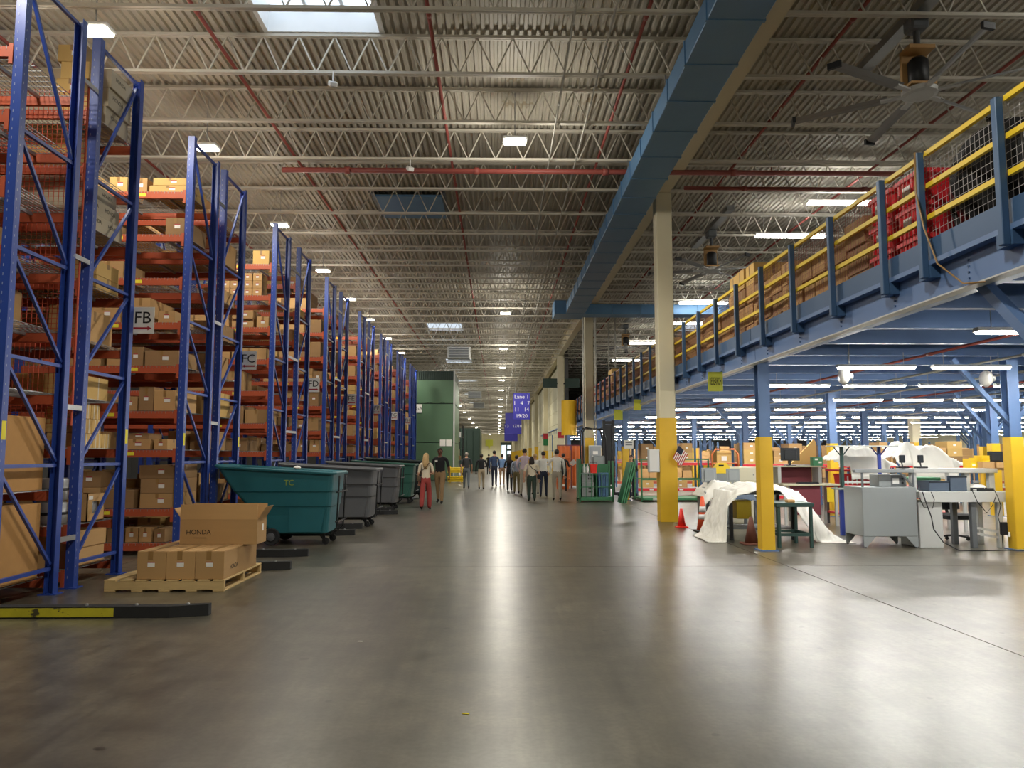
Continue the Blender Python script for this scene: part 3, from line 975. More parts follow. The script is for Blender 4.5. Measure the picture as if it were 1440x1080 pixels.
# nearest rack: what the photograph shows at its end
A = RX - 0.09
for k, (z, h) in enumerate(((0.205, 0.86), (1.215, 0.84))):
    add_carton(A - 1.9, 8.28, z, 1.9, 0.86, h, 'cardboard_bulk', 'very large plain bulk carton, %s of two at the end of the nearest rack' % ('lower' if k == 0 else 'upper'), 'bulk cartons', ())
yb = 8.15 + FD + 0.43
add_carton(A - 0.75, yb + 0.12, 0.21, 0.75, 0.82, 0.23, 'cardboard', 'flat carton under another at the foot of the nearest rack', 'low cartons at the foot of the nearest rack', ())
add_carton(A - 0.75, yb + 0.08, 0.443, 0.76, 0.88, 0.2, 'cardboard', 'lidded carton on another at the foot of the nearest rack', 'low cartons at the foot of the nearest rack', ())
for k in range(3):
    for i in range(4 - (k == 2)):
        if k == 1 and i == 3:
            continue
        add_carton(A - 0.36 - 0.02 * k, yb + 0.09 + i * 0.235, 1.712 + k * 0.192, 0.34, 0.222, 0.188, 'cardboard_yellow', 'small carton with pale tape stripes, stacked on the third shelf of the nearest rack', 'small taped cartons stacked in the nearest rack', ('stripes',))
add_carton(A - 0.85, yb + 0.1, 2.352, 0.8, 0.84, 0.3, 'cardboard_yellow', 'carton with a pale taped end above the small taped cartons', 'cartons in the back row of the nearest rack', ('stripes',))
for k in range(3):
    add_carton(A - 2.2 - 0.05 * k, yb + 0.12, 4.585 + k * 0.225, 2.2, 0.9, 0.22, 'cardboard_grey', 'long grey carton, %s of three stacked high in the nearest rack' % ('lowest', 'middle', 'upper')[k], 'long grey cartons stacked in the nearest rack', ('print',))
for k in range(3):
    add_carton(A - 2.3 + 0.03 * k, yb + 0.42, 6.075 + k * 0.262, 2.3, 0.62, 0.26, 'cardboard_grey', 'long pale carton, %s of three on top of the nearest rack' % ('lowest', 'middle', 'upper')[k], 'long pale cartons on top of the nearest rack', ('print',))
add_carton(A - 1.05, yb + 0.3, 5.332, 0.7, 0.55, 0.55, 'cardboard_yellow', 'tall tan carton under the long pale cartons of the nearest rack', 'cartons high in the nearest rack', ('tape',))
for k in range(4):
    add_carton(A - 0.42 - 0.05 * (k % 2), yb + 0.06, 6.075 + k * 0.232, 0.37, 0.32, 0.23, 'cardboard_yellow', 'tan carton in the little stack on the very top of the nearest rack, %s' % ('lowest', 'second up', 'third up', 'uppermost')[k], 'little stack on top of the nearest rack', ('label', 'tape'))
for lv in range(3, 8):
    fill(0, 0, lv, A - 0.3, A - 2.3, LV[lv], ROOM[lv], 0.6)
fill(0, 1, 4, A - 0.05, A - 2.2, LV[4], ROOM[4], 0.85)
fill(0, 1, 5, A - 0.05, A - 2.2, LV[5], ROOM[5], 0.85)
# second rack, front row: as seen beside the FB sign
def set2(lv, items):
    lab = 'brown cardboard carton on the %s shelf, front row of the second rack' % ORD[lv]
    grp = 'cartons on the %s shelf of the second rack, front row' % ORD[lv]
    for x, dz, w, d, h, m in items:
        add_carton(RX - 0.09 - x - w, R_Y[1] + 0.03, LV[lv] + 0.011 + dz, w, d, h, m, lab, grp)
set2(8, [(0.0, 0, 0.62, 0.9, 0.125, 'cardboard_yellow'), (0.0, 0.127, 0.56, 0.9, 0.125, 'cardboard_yellow'), (0.66, 0, 0.2, 0.5, 0.25, 'cardboard'), (1.0, 0, 0.3, 0.6, 0.27, 'cardboard_yellow'), (1.5, 0, 0.4, 0.6, 0.3, 'cardboard_yellow')])
set2(7, [(0.0, 0, 0.32, 0.95, 0.3, 'cardboard_dark'), (1.3, 0, 0.5, 0.8, 0.3, 'cardboard')])
set2(6, [(1.0, 0, 0.5, 0.8, 0.3, 'cardboard')])
set2(5, [(0.1, 0, 0.28, 0.8, 0.2, 'cardboard'), (0.52, 0, 0.32, 0.95, 0.42, 'cardboard'), (1.0, 0, 0.6, 0.9, 0.3, 'cardboard')])
set2(4, [(0.02, 0, 0.55, 0.8, 0.26, 'cardboard_dark'), (0.6, 0, 0.25, 0.5, 0.32, 'cardboard_dark'), (0.9, 0, 0.3, 0.6, 0.3, 'cardboard'), (1.3, 0, 0.5, 0.7, 0.3, 'cardboard')])
set2(3, [(0.04, 0, 0.35, 0.9, 0.34, 'cardboard'), (0.4, 0, 0.24, 0.4, 0.4, 'cardboard_dark'), (0.66, 0, 0.36, 0.8, 0.24, 'cardboard'), (1.2, 0, 0.5, 0.8, 0.3, 'cardboard')])
set2(2, [(0.14, 0, 0.22, 0.5, 0.17, 'cardboard'), (0.42, 0, 0.52, 0.6, 0.17, 'cardboard'), (0.45, 0.172, 0.44, 0.5, 0.1, 'cardboard_dark'), (1.2, 0, 0.6, 0.8, 0.3, 'cardboard')])
set2(1, [(0.0, 0, 0.55, 0.95, 0.24, 'cardboard'), (0.0, 0.242, 0.55, 0.95, 0.24, 'cardboard_dark'), (0.0, 0.484, 0.58, 0.95, 0.22, 'cardboard_dark'), (0.65, 0, 0.5, 0.8, 0.3, 'cardboard_dark'), (1.2, 0, 0.6, 0.8, 0.34, 'cardboard'), (1.2, 0.342, 0.5, 0.8, 0.26, 'cardboard_dark')])
set2(0, [(0.12, 0, 0.18, 0.5, 0.22, 'cardboard_dark'), (0.34, 0, 0.2, 0.5, 0.24, 'cardboard'), (0.56, 0, 0.2, 0.5, 0.24, 'cardboard'), (0.8, 0, 0.26, 0.5, 0.22, 'cardboard_dark'), (1.3, 0, 0.5, 0.7, 0.26, 'cardboard')])
for lv in range(9):
    fill(1, 1, lv, RX - 0.09, RX - 2.5, LV[lv], ROOM[lv], 0.85)
# third rack, front row: nine little cartons and the single carton on top
lab3 = 'brown cardboard carton on the %s shelf, front row of the third rack'
grp3 = 'cartons on the %s shelf of the third rack, front row'
add_carton(RX - 0.15 - 0.38, R_Y[2] + 0.05, LV[8] + 0.012, 0.38, 0.4, 0.34, 'cardboard_yellow', lab3 % 'top', grp3 % 'top')
for i in range(4):
    for k in range(3 if i < 2 else 2):
        add_carton(RX - 0.3 - 0.23 * i - 0.21 - (0.06 if i > 1 else 0), R_Y[2] + 0.04, LV[7] + 0.012 + 0.178 * k, 0.21, 0.4, 0.175, 'cardboard', 'small cube carton in the block of little cartons on the third rack', 'block of little cartons on the third rack', ('label',))
for lv in (0, 1, 2, 3, 4, 5, 6):
    fill(2, 0, lv, RX - 0.09, RX - 2.55, LV[lv], ROOM[lv], 0.85)
for lv in range(9):
    fill(2, 1, lv, RX - 0.09, RX - 2.5, LV[lv], ROOM[lv], 0.7)
for r in range(3, 8):
    for row in (0, 1):
        for lv in range(9):
            fill(r, row, lv, RX - 0.09, RX - 2.55, LV[lv], ROOM[lv], 0.85 if lv < 8 else 0.6)
for r in (1, 2):
    for lv in range(9):
        fill(r, 0, lv, RX - BAY - 0.1, RX - 2 * BAY + 0.1, LV[lv], ROOM[lv], 0.7)

CMESH = {}
def carton_mesh(m, sx, sy, sz):
    k = (m, round(sx, 2), round(sy, 2), round(sz, 2))
    if k not in CMESH:
        g = G().cbox((0, 0, 0), (sx, sy, sz - 0.004), 0.004)
        g.box((0.002, 0.002, sz - 0.004), (sx - 0.002, sy / 2 - 0.003, sz)).box((0.002, sy / 2 + 0.003, sz - 0.004), (sx - 0.002, sy - 0.002, sz))
        me = g.mesh('cardboard_carton', m)
        fix_normals(me)
        CMESH[k] = me
    return CMESH[k]
STK = {}
def sticker(w, h, m, t=0.0015):
    k = (w, h, m)
    if k not in STK:
        STK[k] = G().box((-w / 2, -t, -h / 2), (w / 2, 0, h / 2)).mesh('sticker', m)
    return STK[k]
def build_carton(c):
    x, y, z, sx, sy, sz, m, label, group, ex, rz = c
    o = put('cardboard_carton', carton_mesh(m, sx, sy, sz), None, (x, y, z))
    if rz:
        o.rotation_euler = (0, 0, rz)
    tag(o, label, 'carton', group)
    if 'tape' in ex:
        put('tape', sticker(min(0.05, sx * 0.2), sz * 0.3, 'tape'), o, (sx / 2, -0.0005, sz * 0.84))
        put('tape', sticker(min(0.06, sy * 0.2), sz * 0.3, 'tape'), o, (sx + 0.0005, sy / 2, sz * 0.84), (0, 0, PI / 2))
    if 'label' in ex:
        lb = put('label', sticker(min(0.1, sx * 0.3), min(0.06, sz * 0.25), 'paper'), o, (sx * (0.5 if sx < 0.3 else 0.62), -0.0012, sz * 0.5))
        put('bar_mark', sticker(min(0.1, sx * 0.3), 0.014, 'print_red'), lb, (0, -0.0004, min(0.03, sz * 0.125) + 0.007))
    if 'stripes' in ex:
        for k in (0.3, 0.7):
            put('tape', sticker(0.018, sz, 'tape_white'), o, (sx + 0.0005, sy * k, sz / 2), (0, 0, PI / 2))
            put('tape', sticker(0.018, sz, 'tape_white'), o, (sx * k, -0.0005, sz / 2))
    if 'print' in ex:
        for dy in ((0.1, 0.55) if sy > 0.7 else (0.15,)):
            part('print', text_mesh('HONDA', 0.075, 'print_black', 0.0004), None, o, (sx + 0.001, dy + 0.1, sz * 0.62), SIDE)
    return o
# the 250 nearest one by one, the remaining small far ones together
CART.sort(key=lambda c: math.hypot(c[0], c[1]) + (8 if c[0] < RX - 2.6 else 0) + (1.5 if c[1] > 0 and 'back row' in c[7] else 0))
NEAR_N = 235
for c in CART[:NEAR_N]:
    build_carton(c)
FARG = {}
for c in CART[NEAR_N:]:
    FARG.setdefault(c[6], G()).cbox((c[0], c[1], c[2]), (c[0] + c[3], c[1] + c[4], c[2] + c[5]), 0.004)
far_me = None
g = G()
idx = []
mlist = []
for m, gg in FARG.items():
    n0 = len(g.f)
    g.add(gg.v, gg.f)
    mlist.append((m, n0, len(g.f)))
far_me = g.mesh('far_cartons')
for i, (m, a, b) in enumerate(mlist):
    far_me.materials.append(MATS[m])
    for p in far_me.polygons[a:b]:
        p.material_index = i
fix_normals(far_me)
stuff(tag(put('far_cartons', far_me), 'many small brown cartons crowding the shelves of the farther racks', 'cartons'))
# shining metal parts in an open carton, nearest rack
for k in range(2):
    t = thing('wrapped_part', 'silver wrapped round part on the second shelf of the nearest rack, %s of two' % ('lower', 'upper')[k], 'metal part', (A - 0.3, yb + 0.22, LV[1] + 0.012 + 0.3 * k))
    part('can', G().lathe([(0.02, 0), (0.15, 0.0), (0.16, 0.02), (0.16, 0.26), (0.14, 0.28), (0.02, 0.28)], (0, 0, 0), 16), 'galv', t, smooth=True)
    part('band', G().lathe([(0.162, 0.12), (0.166, 0.125), (0.166, 0.15), (0.162, 0.155)], (0, 0, 0), 16), 'black_metal', t)
t = thing('open_carton', 'torn open carton with a shiny coil inside, second shelf of the nearest rack', 'carton', (A - 0.32, yb + 0.5, LV[1] + 0.012))
part('body', G().box((0, 0, 0), (0.3, 0.012, 0.36)).box((0, 0.42, 0), (0.3, 0.432, 0.36)).box((0, 0, 0), (0.012, 0.43, 0.36)).box((0, 0, 0), (0.3, 0.43, 0.012)).box((0.288, 0, 0), (0.3, 0.43, 0.1)).box((0.288, 0, 0.26), (0.3, 0.43, 0.36)).box((0.288, 0, 0.1), (0.3, 0.12, 0.26)).box((0.288, 0.31, 0.1), (0.3, 0.43, 0.26)), 'cardboard', t)
part('coil', G().lathe([(0.03, 0.05), (0.11, 0.05), (0.12, 0.07), (0.12, 0.2), (0.11, 0.22), (0.03, 0.22)], (0.05, 0.215, 0.18), 14, 'x'), 'galv', t, smooth=True)
put('label', sticker(0.1, 0.05, 'paper'), t, (0.301, 0.08, 0.31), (0, 0, PI / 2))
# ================================================================== LOADED PALLET
pal = thing('wooden_pallet', 'pale wooden pallet on the floor carrying the long cartons', 'pallet', (-4.68, 9.4, 0), 0.0)
PWX, PDY = 1.42, 1.45
for k in range(3):
    y = (0.0, PDY / 2 - 0.02, PDY - 0.045)[k]
    part('stringer', G().cbox((0, y, 0.022), (PWX, y + 0.045, 0.118), 0.003), 'wood', pal)
brd = G().cbox((0, 0, 0), (0.135, PDY, 0.02), 0.003).mesh('board', 'wood')
for k in range(8):
    put('board', brd, pal, (k * (PWX - 0.135) / 7, 0, 0.119))
for k in range(5):
    put('board', brd, pal, (k * (PWX - 0.135) / 4, 0, 0.001))
Z0 = 0.141
for k in range(3):
    o = put('cardboard_carton', carton_mesh('cardboard', 0.343, 1.24, 0.33), None, (-4.315 + k * 0.3465, 9.43, Z0))
    tag(o, 'long brown carton lying on the floor pallet, %s of three' % ('left', 'middle', 'right')[k], 'carton', 'long cartons on the floor pallet')
    lb = put('label', sticker(0.085, 0.05, 'paper'), o, (0.17, -0.001, 0.17))
    put('bar_mark', sticker(0.085, 0.012, 'print_red'), lb, (0, -0.0004, 0.031))
    put('tape', G().box((0.13, 0.0, 0.3301), (0.19, 1.24, 0.331)).mesh('tape', 'tape'), o)
    put('tape', sticker(0.06, 0.1, 'tape'), o, (0.16, -0.0006, 0.28))
    if k == 2:
        part('print', text_mesh('HONDA', 0.075, 'print_black', 0.0004), None, o, (0.3442, 0.35, 0.11), SIDE)
oc = thing('open_carton', 'big open carton with raised flaps on top of the long cartons', 'carton', (-4.1, 10.12, Z0 + 0.3315))
SX, SY, SZ = 0.99, 0.4, 0.32
part('body', G().box((0, 0, 0), (SX, 0.008, SZ)).box((0, SY - 0.008, 0), (SX, SY, SZ)).box((0, 0.008, 0), (0.008, SY - 0.008, SZ)).box((SX - 0.008, 0.008, 0), (SX, SY - 0.008, SZ)).box((0.008, 0.008, 0), (SX - 0.008, SY - 0.008, 0.008)), 'cardboard', oc)
part('flap', G().prism([(0.0, SZ + 0.001), (0.008, SZ + 0.001), (0.015, SZ + 0.19), (0.007, SZ + 0.19)], 'x', 0.0, SX), 'cardboard', oc)
part('flap', G().prism([(SY - 0.008, SZ + 0.001), (SY, SZ + 0.001), (SY + 0.03, SZ + 0.18), (SY + 0.022, SZ + 0.18)], 'x', 0.0, SX), 'cardboard', oc)
part('flap', G().prism([(SX - 0.008, SZ + 0.001), (SX, SZ + 0.001), (SX + 0.1, SZ + 0.16), (SX + 0.092, SZ + 0.16)], 'y', 0.03, SY - 0.03), 'cardboard', oc)
part('flap', G().prism([(0.0, SZ + 0.001), (0.008, SZ + 0.001), (-0.09, SZ + 0.14), (-0.098, SZ + 0.14)], 'y', 0.03, SY - 0.03), 'cardboard', oc)
part('print', text_mesh('HONDA', 0.085, 'print_black', 0.0004), None, oc, (0.24, -0.001, 0.155), FRONT)
put('print', sticker(0.17, 0.012, 'cardboard_dark'), oc, (0.26, -0.0006, 0.085))
put('label', sticker(0.06, 0.09, 'paper'), oc, (SX + 0.001, 0.24, 0.2), (0, 0, PI / 2))

# ================================================================== TILT TRUCKS
def rrect(x0, x1, hw, z, c, zf=None, n=4):
    pts = []
    for cx, cy, a0 in ((x1 - c, hw - c, 0), (x0 + c, hw - c, PI / 2), (x0 + c, -hw + c, PI), (x1 - c, -hw + c, 1.5 * PI)):
        for k in range(n):
            a = a0 + PI / 2 * k / (n - 1)
            x, y = cx + c * math.cos(a), cy + c * math.sin(a)
            pts.append((x, y, z + (zf(x) if zf else 0)))
    return pts
def tilt_truck(loc, m, label, s=1.0, txt=None, rz=0.0):
    """spout towards -X, handle end towards +X; origin on the floor below the middle of the near long side"""
    t = thing('tilt_truck', label, 'tilt truck', loc, rz, 'plastic tilt trucks parked by the racks')
    xl = lambda z: -0.98 + (0.95 * (0.28 - z) / 1.0 if z > 0.28 else 0)
    lift = lambda x: 0.13 * max(0.0, min(1.0, (-1.2 - x) / 0.75)) ** 1.3
    HW = 0.55
    rings = []
    for z, hw, xr in ((0.2, 0.4, 0.0), (0.23, 0.45, 0.07), (0.68, 0.47, 0.11), (0.70, 0.5, 0.125), (0.95, 0.515, 0.14), (0.97, 0.535, 0.15), (1.27, 0.55, 0.17)):
        rings.append(rrect(xl(z), xr, hw, z, 0.08, lift if z > 1.2 else None))
    rings.append(rrect(xl(1.27) - 0.05, 0.23, HW + 0.045, 1.27, 0.1, lift))
    rings.append(rrect(xl(1.27) - 0.06, 0.235, HW + 0.05, 1.30, 0.1, lift))
    rings.append(rrect(xl(1.27) - 0.04, 0.215, HW + 0.03, 1.325, 0.1, lift))
    rings.append(rrect(xl(1.27) + 0.01, 0.16, HW - 0.015, 1.30, 0.08, lift))
    rings.append(rrect(xl(0.7) + 0.02, 0.105, 0.49, 0.7, 0.08))
    rings.append(rrect(xl(0.28) + 0.04, 0.05, 0.42, 0.27, 0.08))
    g = G().loft(rings)
    # ribs inside the spout and the moulded side panel
    body = part('body', g, m, t, smooth=False)
    for k in range(4):
        y = -0.33 + 0.22 * k
        part('spout_rib', G().bar((-1.42, y, 0.83), (-1.88, y, 1.33), 0.05, 0.02), m, body)
    part('side_panel', G().prism([(-0.62, 0.24), (-0.05, 0.24), (0.03, 0.66), (-0.62, 0.66)], 'y', -0.484, -0.46), m, body)
    wg = G().lathe([(0.03, -0.04), (0.1, -0.035), (0.14, -0.04), (0.155, -0.02), (0.155, 0.02), (0.14, 0.04), (0.1, 0.035), (0.03, 0.04)], (0, 0, 0), 20, 'y').mesh('wheel', 'rubber')
    fix_normals(wg)
    hub = G().lathe([(0.02, -0.06), (0.07, -0.05), (0.08, -0.03), (0.08, 0.03), (0.07, 0.05)], (0, 0, 0), 12, 'y').mesh('hub', 'grey_plastic')
    fix_normals(hub)
    for y in (-0.47, 0.47):
        w = put('wheel', wg, t, (-0.93, y, 0.156))
        put('hub', hub, w)
    part('axle', G().tube((-0.93, -0.45, 0.156), (-0.93, 0.45, 0.156), 0.018, 8), 'black_metal', t)
    for y in (-0.3, 0.3):
        c = part('caster', G().box((-0.12, y - 0.05, 0.16), (0.0, y + 0.05, 0.2)).prism([(-0.09, 0.16), (-0.02, 0.16), (0.03, 0.05), (-0.01, 0.05)], 'y', y - 0.045, y - 0.035).prism([(-0.09, 0.16), (-0.02, 0.16), (0.03, 0.05), (-0.01, 0.05)], 'y', y + 0.035, y + 0.045), 'black_metal', t)
        part('caster_wheel', G().lathe([(0.01, -0.025), (0.06, -0.025), (0.065, -0.015), (0.065, 0.015), (0.06, 0.025), (0.01, 0.025)], (0.01, y, 0.066), 14, 'y'), 'rubber', c)
    for y in (-0.3, 0.3):
        part('frame_tube', G().path([(-0.9, y, 0.18), (0.08, y, 0.18), (0.2, y, 0.3), (0.225, y, 0.95), (0.24, y, 1.24)], 0.016, 8), 'black_metal', t, smooth=True)
    for z in (0.42, 0.95):
        part('handle', G().path([(0.19 + 0.02 * z, -0.42, z), (0.24, -0.4, z), (0.24, 0.4, z), (0.19 + 0.02 * z, 0.42, z)], 0.014, 8), 'black_metal', t)
    if txt:
        part('lettering', text_mesh(txt, 0.14, 'chalk', 0.002), None, body, (-0.62, -0.545, 1.12), FRONT)
    if s != 1.0:
        t.scale = (s, s, s)
    return t
tilt_truck((-3.14, 14.55, 0), 'teal_plastic', 'teal plastic tilt truck with a pouring spout, parked before the racks', 1.0, 'TC')
tilt_truck((-2.96, 17.95, 0), 'grey_plastic', 'larger looking dark grey tilt truck just behind the teal one', 1.0)
tilt_truck((-3.1, 23.3, 0), 'grey_plastic', 'dark grey tilt truck between the other grey one and the green one', 1.0)
tilt_truck((-3.0, 26.6, 0), 'green_plastic', 'green tilt truck behind the grey ones', 1.0)
tilt_truck((-2.9, 29.4, 0), 'dark_plastic', 'blackish tilt truck farthest along the row beside the walking woman', 1.06)
tag(part('crumpled_paper', G().lathe([(0.0, 0.0), (0.05, 0.01), (0.07, 0.035), (0.04, 0.06), (0.0, 0.07)], (0, 0, 0), 7), 'paper', None, (-3.62, 14.02, 1.36)), 'crumpled white paper on the rim of the teal tilt truck', 'paper')

# ================================================================== PEOPLE
def skin_body(V, E, R):
    me = bpy.data.meshes.new('body')
    me.from_pydata(V, E, [])
    o = bpy.data.objects.new('body', me)
    o.modifiers.new('skin', 'SKIN')
    o.modifiers.new('sub', 'SUBSURF').levels = 2
    o.modifiers['sub'].render_levels = 2
    for i, sv in enumerate(me.skin_vertices[0].data):
        sv.radius = R[i] if isinstance(R[i], tuple) else (R[i], R[i])
        sv.use_root = (i == 0)
    out = baked(o)
    return out
def person(loc, H, label, shirt, pants, skin='skin', hair='hair_dark', hairstyle='short', facing=0.0, stride=0.22, phase=1, arms=('swing', 'swing'), sleeves='long', wide=1.0, build=1.0, lean=0.0, shoe='cloth_shoe', head_turn=0.0, group='visitors walking along the aisle'):
    s = H / 1.76
    V, E, R, T = [], [], [], []
    def v(p, r, tagname, par=None):
        V.append(tuple(c * s for c in p))
        R.append(tuple(x * s for x in r) if isinstance(r, tuple) else r * s)
        T.append(tagname)
        if par is not None:
            E.append((par, len(V) - 1))
        return len(V) - 1
    b = build
    pel = v((0, 0, 0.96), (0.155 * b, 0.115 * b), 'pants')
    waist = v((0, 0.01 + lean * 0.2, 1.1), (0.135 * b, 0.1 * b), 'shirt', pel)
    chest = v((0, 0.015 + lean * 0.6, 1.3), (0.165 * b, 0.112 * b), 'shirt', waist)
    nb = v((0, 0.01 + lean, 1.44), (0.1, 0.075), 'shirt', chest)
    nk = v((0, 0.02 + lean * 1.2, 1.51), (0.052, 0.055), 'skin', nb)
    hl = v((0, 0.035 + lean * 1.3, 1.575), (0.062, 0.072), 'skin', nk)
    hm = v((0, 0.03 + lean * 1.4, 1.655), (0.078, 0.096), 'skin', hl)
    v((0, 0.025 + lean * 1.4, 1.73), (0.06, 0.07), 'skin', hm)
    st = stride * phase
    bones = []
    for sd, dy in ((-1, st), (1, -st)):
        hip = v((0.085 * sd * b, 0, 0.88), (0.088 * b * min(wide, 1.15), 0.095 * b), 'pants', pel)
        kn = v((0.095 * sd, dy * 0.55 + 0.03, 0.5), 0.062 * wide, 'pants', hip)
        lift = 0.05 if dy < 0 else 0.0
        an = v((0.1 * sd, dy - 0.01, 0.1 + lift), 0.046 * (1 + (wide - 1) * 1.4), 'pants', kn)
        ft = v((0.105 * sd, dy + 0.01, 0.045 + lift * 0.6), 0.04, 'shoe', an)
        v((0.112 * sd, dy + 0.15, 0.036 + (0 if dy >= 0 else -0.002)), (0.042, 0.03), 'shoe', ft)
    hands = []
    for sd, mode in ((-1, arms[0]), (1, arms[1])):
        sh = v((0.185 * sd * b, 0.005 + lean, 1.4), 0.058, 'shirt', nb)
        if mode == 'swing':
            d = -st * sd * -0.6 * (1 if sd < 0 else 1)
            el, wr, hd = (0.235 * sd * b, d * 0.35 - 0.03, 1.12), (0.25 * sd * b, d + 0.04, 0.88), (0.25 * sd * b, d + 0.07, 0.8)
        elif mode == 'bent':
            el, wr, hd = (0.25 * sd * b, -0.03 + lean, 1.13), (0.19 * sd, 0.22 + lean, 1.1), (0.14 * sd, 0.28 + lean, 1.12)
        elif mode == 'face':
            el, wr, hd = (0.29 * sd * b, 0.1 + lean, 1.2), (0.17 * sd, 0.16 + lean, 1.42), (0.12 * sd, 0.15 + lean, 1.5)
        elif mode == 'pocket':
            el, wr, hd = (0.28 * sd * b, -0.07, 1.13), (0.2 * sd * b, 0.02, 0.94), (0.18 * sd * b, 0.05, 0.88)
        elif mode == 'paper':
            el, wr, hd = (0.26 * sd * b, 0.05, 1.14), (0.36 * sd, 0.24, 1.2), (0.4 * sd, 0.3, 1.23)
        e_ = v(el, 0.042 * b, 'sleeve', sh)
        w_ = v(wr, (0.027, 0.027), 'fore', e_)
        h_ = v(hd, (0.036, 0.02), 'hand', w_)
        hands.append((Vector(wr), Vector(hd), sd))
    me = skin_body(V, E, R)
    # five bent fingers on each hand
    fg = G()
    for wr, hd, sd in hands:
        d = (hd - wr).normalized()
        side = d.cross(Vector((0, 0, 1)))
        if side.length < 0.2:
            side = Vector((0, 1, 0))
        side.normalize()
        nrm = d.cross(side).normalized()
        for k, ln in enumerate((0.062, 0.074, 0.07, 0.054)):
            b0 = hd + side * (0.027 - 0.018 * k) + d * 0.005
            p1 = b0 + d * ln * 0.55 + nrm * 0.004
            p2 = p1 + (d * 0.8 + nrm * 0.6).normalized() * ln * 0.5
            fg.path([b0 * s, p1 * s, p2 * s], [0.009 * s, 0.008 * s, 0.006 * s], 5)
        b0 = hd + side * 0.03 - d * 0.02
        fg.path([b0 * s, (b0 + side * 0.025 + d * 0.02) * s, (b0 + side * 0.028 + d * 0.05) * s], [0.011 * s, 0.009 * s, 0.007 * s], 5)
    nv = len(me.vertices)
    verts = [tuple(p.co) for p in me.vertices] + fg.v
    faces = [tuple(p.vertices) for p in me.polygons]
    nbody = len(faces)
    faces += [tuple(i + nv for i in f) for f in fg.f]
    # nose and ears
    eg = G()
    hy = 0.03 + lean * 1.4
    eg.loft([[(-0.014 * s, (hy + 0.085) * s, 1.66 * s), (0.014 * s, (hy + 0.085) * s, 1.66 * s), (0.018 * s, (hy + 0.08) * s, 1.61 * s), (-0.018 * s, (hy + 0.08) * s, 1.61 * s)],
             [(-0.006 * s, (hy + 0.1) * s, 1.652 * s), (0.006 * s, (hy + 0.1) * s, 1.652 * s), (0.012 * s, (hy + 0.118) * s, 1.616 * s), (-0.012 * s, (hy + 0.118) * s, 1.616 * s)]])
    for sd in (-1, 1):
        eg.cbox(((0.074 * sd - 0.01) * s, (hy - 0.02) * s, 1.61 * s), ((0.074 * sd + 0.01) * s, (hy + 0.02) * s, 1.675 * s), 0.005 * s)
    n2 = len(verts)
    verts += eg.v
    faces += [tuple(i + n2 for i in f) for f in eg.f]
    bme = bpy.data.meshes.new('body')
    bme.from_pydata(verts, [], faces)
    names = [shirt, pants, skin, shoe]
    for n in names:
        bme.materials.append(MATS[n])
    segs = [(Vector(V[a]), Vector(V[c]), T[c], T[a]) for a, c in E]
    for i, p in enumerate(bme.polygons):
        p.use_smooth = i < nbody
        if i >= nbody:
            p.material_index = 2
            continue
        c = p.center
        best, bt = 1e9, 'shirt'
        for a, q, tn, tp in segs:
            ab = q - a
            t = max(0, min(1, (c - a).dot(ab) / ab.length_squared))
            d = (c - (a + ab * t)).length
            if d < best:
                best = d
                bt = tn
                if tn == 'sleeve' and sleeves == 'short' and t > 0.85:
                    bt = 'fore'
                if tn == 'fore' and sleeves == 'long' and t < 0.93:
                    bt = 'shirt'
                if tn == 'shirt' and tp == 'pants':
                    bt = 'shirt' if t > 0.15 else 'pants'
                if tn == 'hand':
                    bt = 'hand'
                if tn == 'shoe' and tp == 'pants' and t < 0.4:
                    bt = 'pants'
                if tn == 'skin' and tp == 'shirt' and t < 0.3:
                    bt = 'shirt'
        if bt in ('shirt', 'sleeve') and c.z < 0.99 * s and abs(c.x) < 0.16 * s * b:
            bt = 'pants'
        p.material_index = {'shirt': 0, 'sleeve': 0, 'pants': 1, 'skin': 2, 'fore': 2, 'hand': 2, 'shoe': 3}[bt]
    fix_normals(bme)
    t = thing('person', label, 'person', loc, facing, group)
    part('body', bme, None, t)
    # hair
    hc = Vector((0, hy - 0.012, 1.672)) * s
    g = G()
    def cap(u, w):
        th = 2 * PI * u
        sn = math.sin(th)
        low = 0.5 if sn > 0.45 else (-0.15 if sn > -0.2 else -0.75)
        ph = PI * 0.5 + (low - PI * 0.5) * w
        rr = 0.094 * s
        return (hc.x + math.cos(th) * math.cos(ph) * rr * 0.93, hc.y + math.sin(th) * math.cos(ph) * rr * 1.12, hc.z + math.sin(ph) * rr * 1.06 - 0.004 * s)
    if hairstyle != 'bald':
        g.grid(cap, 16, 7)
        hm_ = part('hair', g, hair, t, smooth=True)
    if hairstyle == 'long':
        yb_ = hy - 0.075
        rings = []
        for z, w, d in ((1.7, 0.075, 0.05), (1.6, 0.092, 0.06), (1.48, 0.1, 0.06), (1.36, 0.085, 0.05), (1.27, 0.045, 0.03)):
            yy = yb_ - (0.035 if z < 1.5 else 0.0)
            rings.append([((w * math.cos(a)) * s, (yy + d * math.sin(a)) * s, z * s) for a in [2 * PI * k / 10 for k in range(10)]])
        part('long_hair', G().loft(rings), hair, t, smooth=True)
    if hairstyle == 'bob':
        rings = []
        for z, w, d in ((1.71, 0.08, 0.06), (1.62, 0.1, 0.075), (1.5, 0.11, 0.075), (1.43, 0.1, 0.06)):
            rings.append([((w * math.cos(a)) * s, (hy - 0.06 + d * math.sin(a)) * s, z * s) for a in [2 * PI * k / 10 for k in range(10)]])
        part('long_hair', G().loft(rings), hair, t, smooth=True)
    for sd in (-1, 1):
        part('eye', G().lathe([(0.001, 0.004), (0.009, 0.002), (0.011, -0.004)], (0.03 * sd * s, 0, 0), 8, 'y'), 'print_black', t, (0, (hy + 0.088) * s, 1.655 * s))
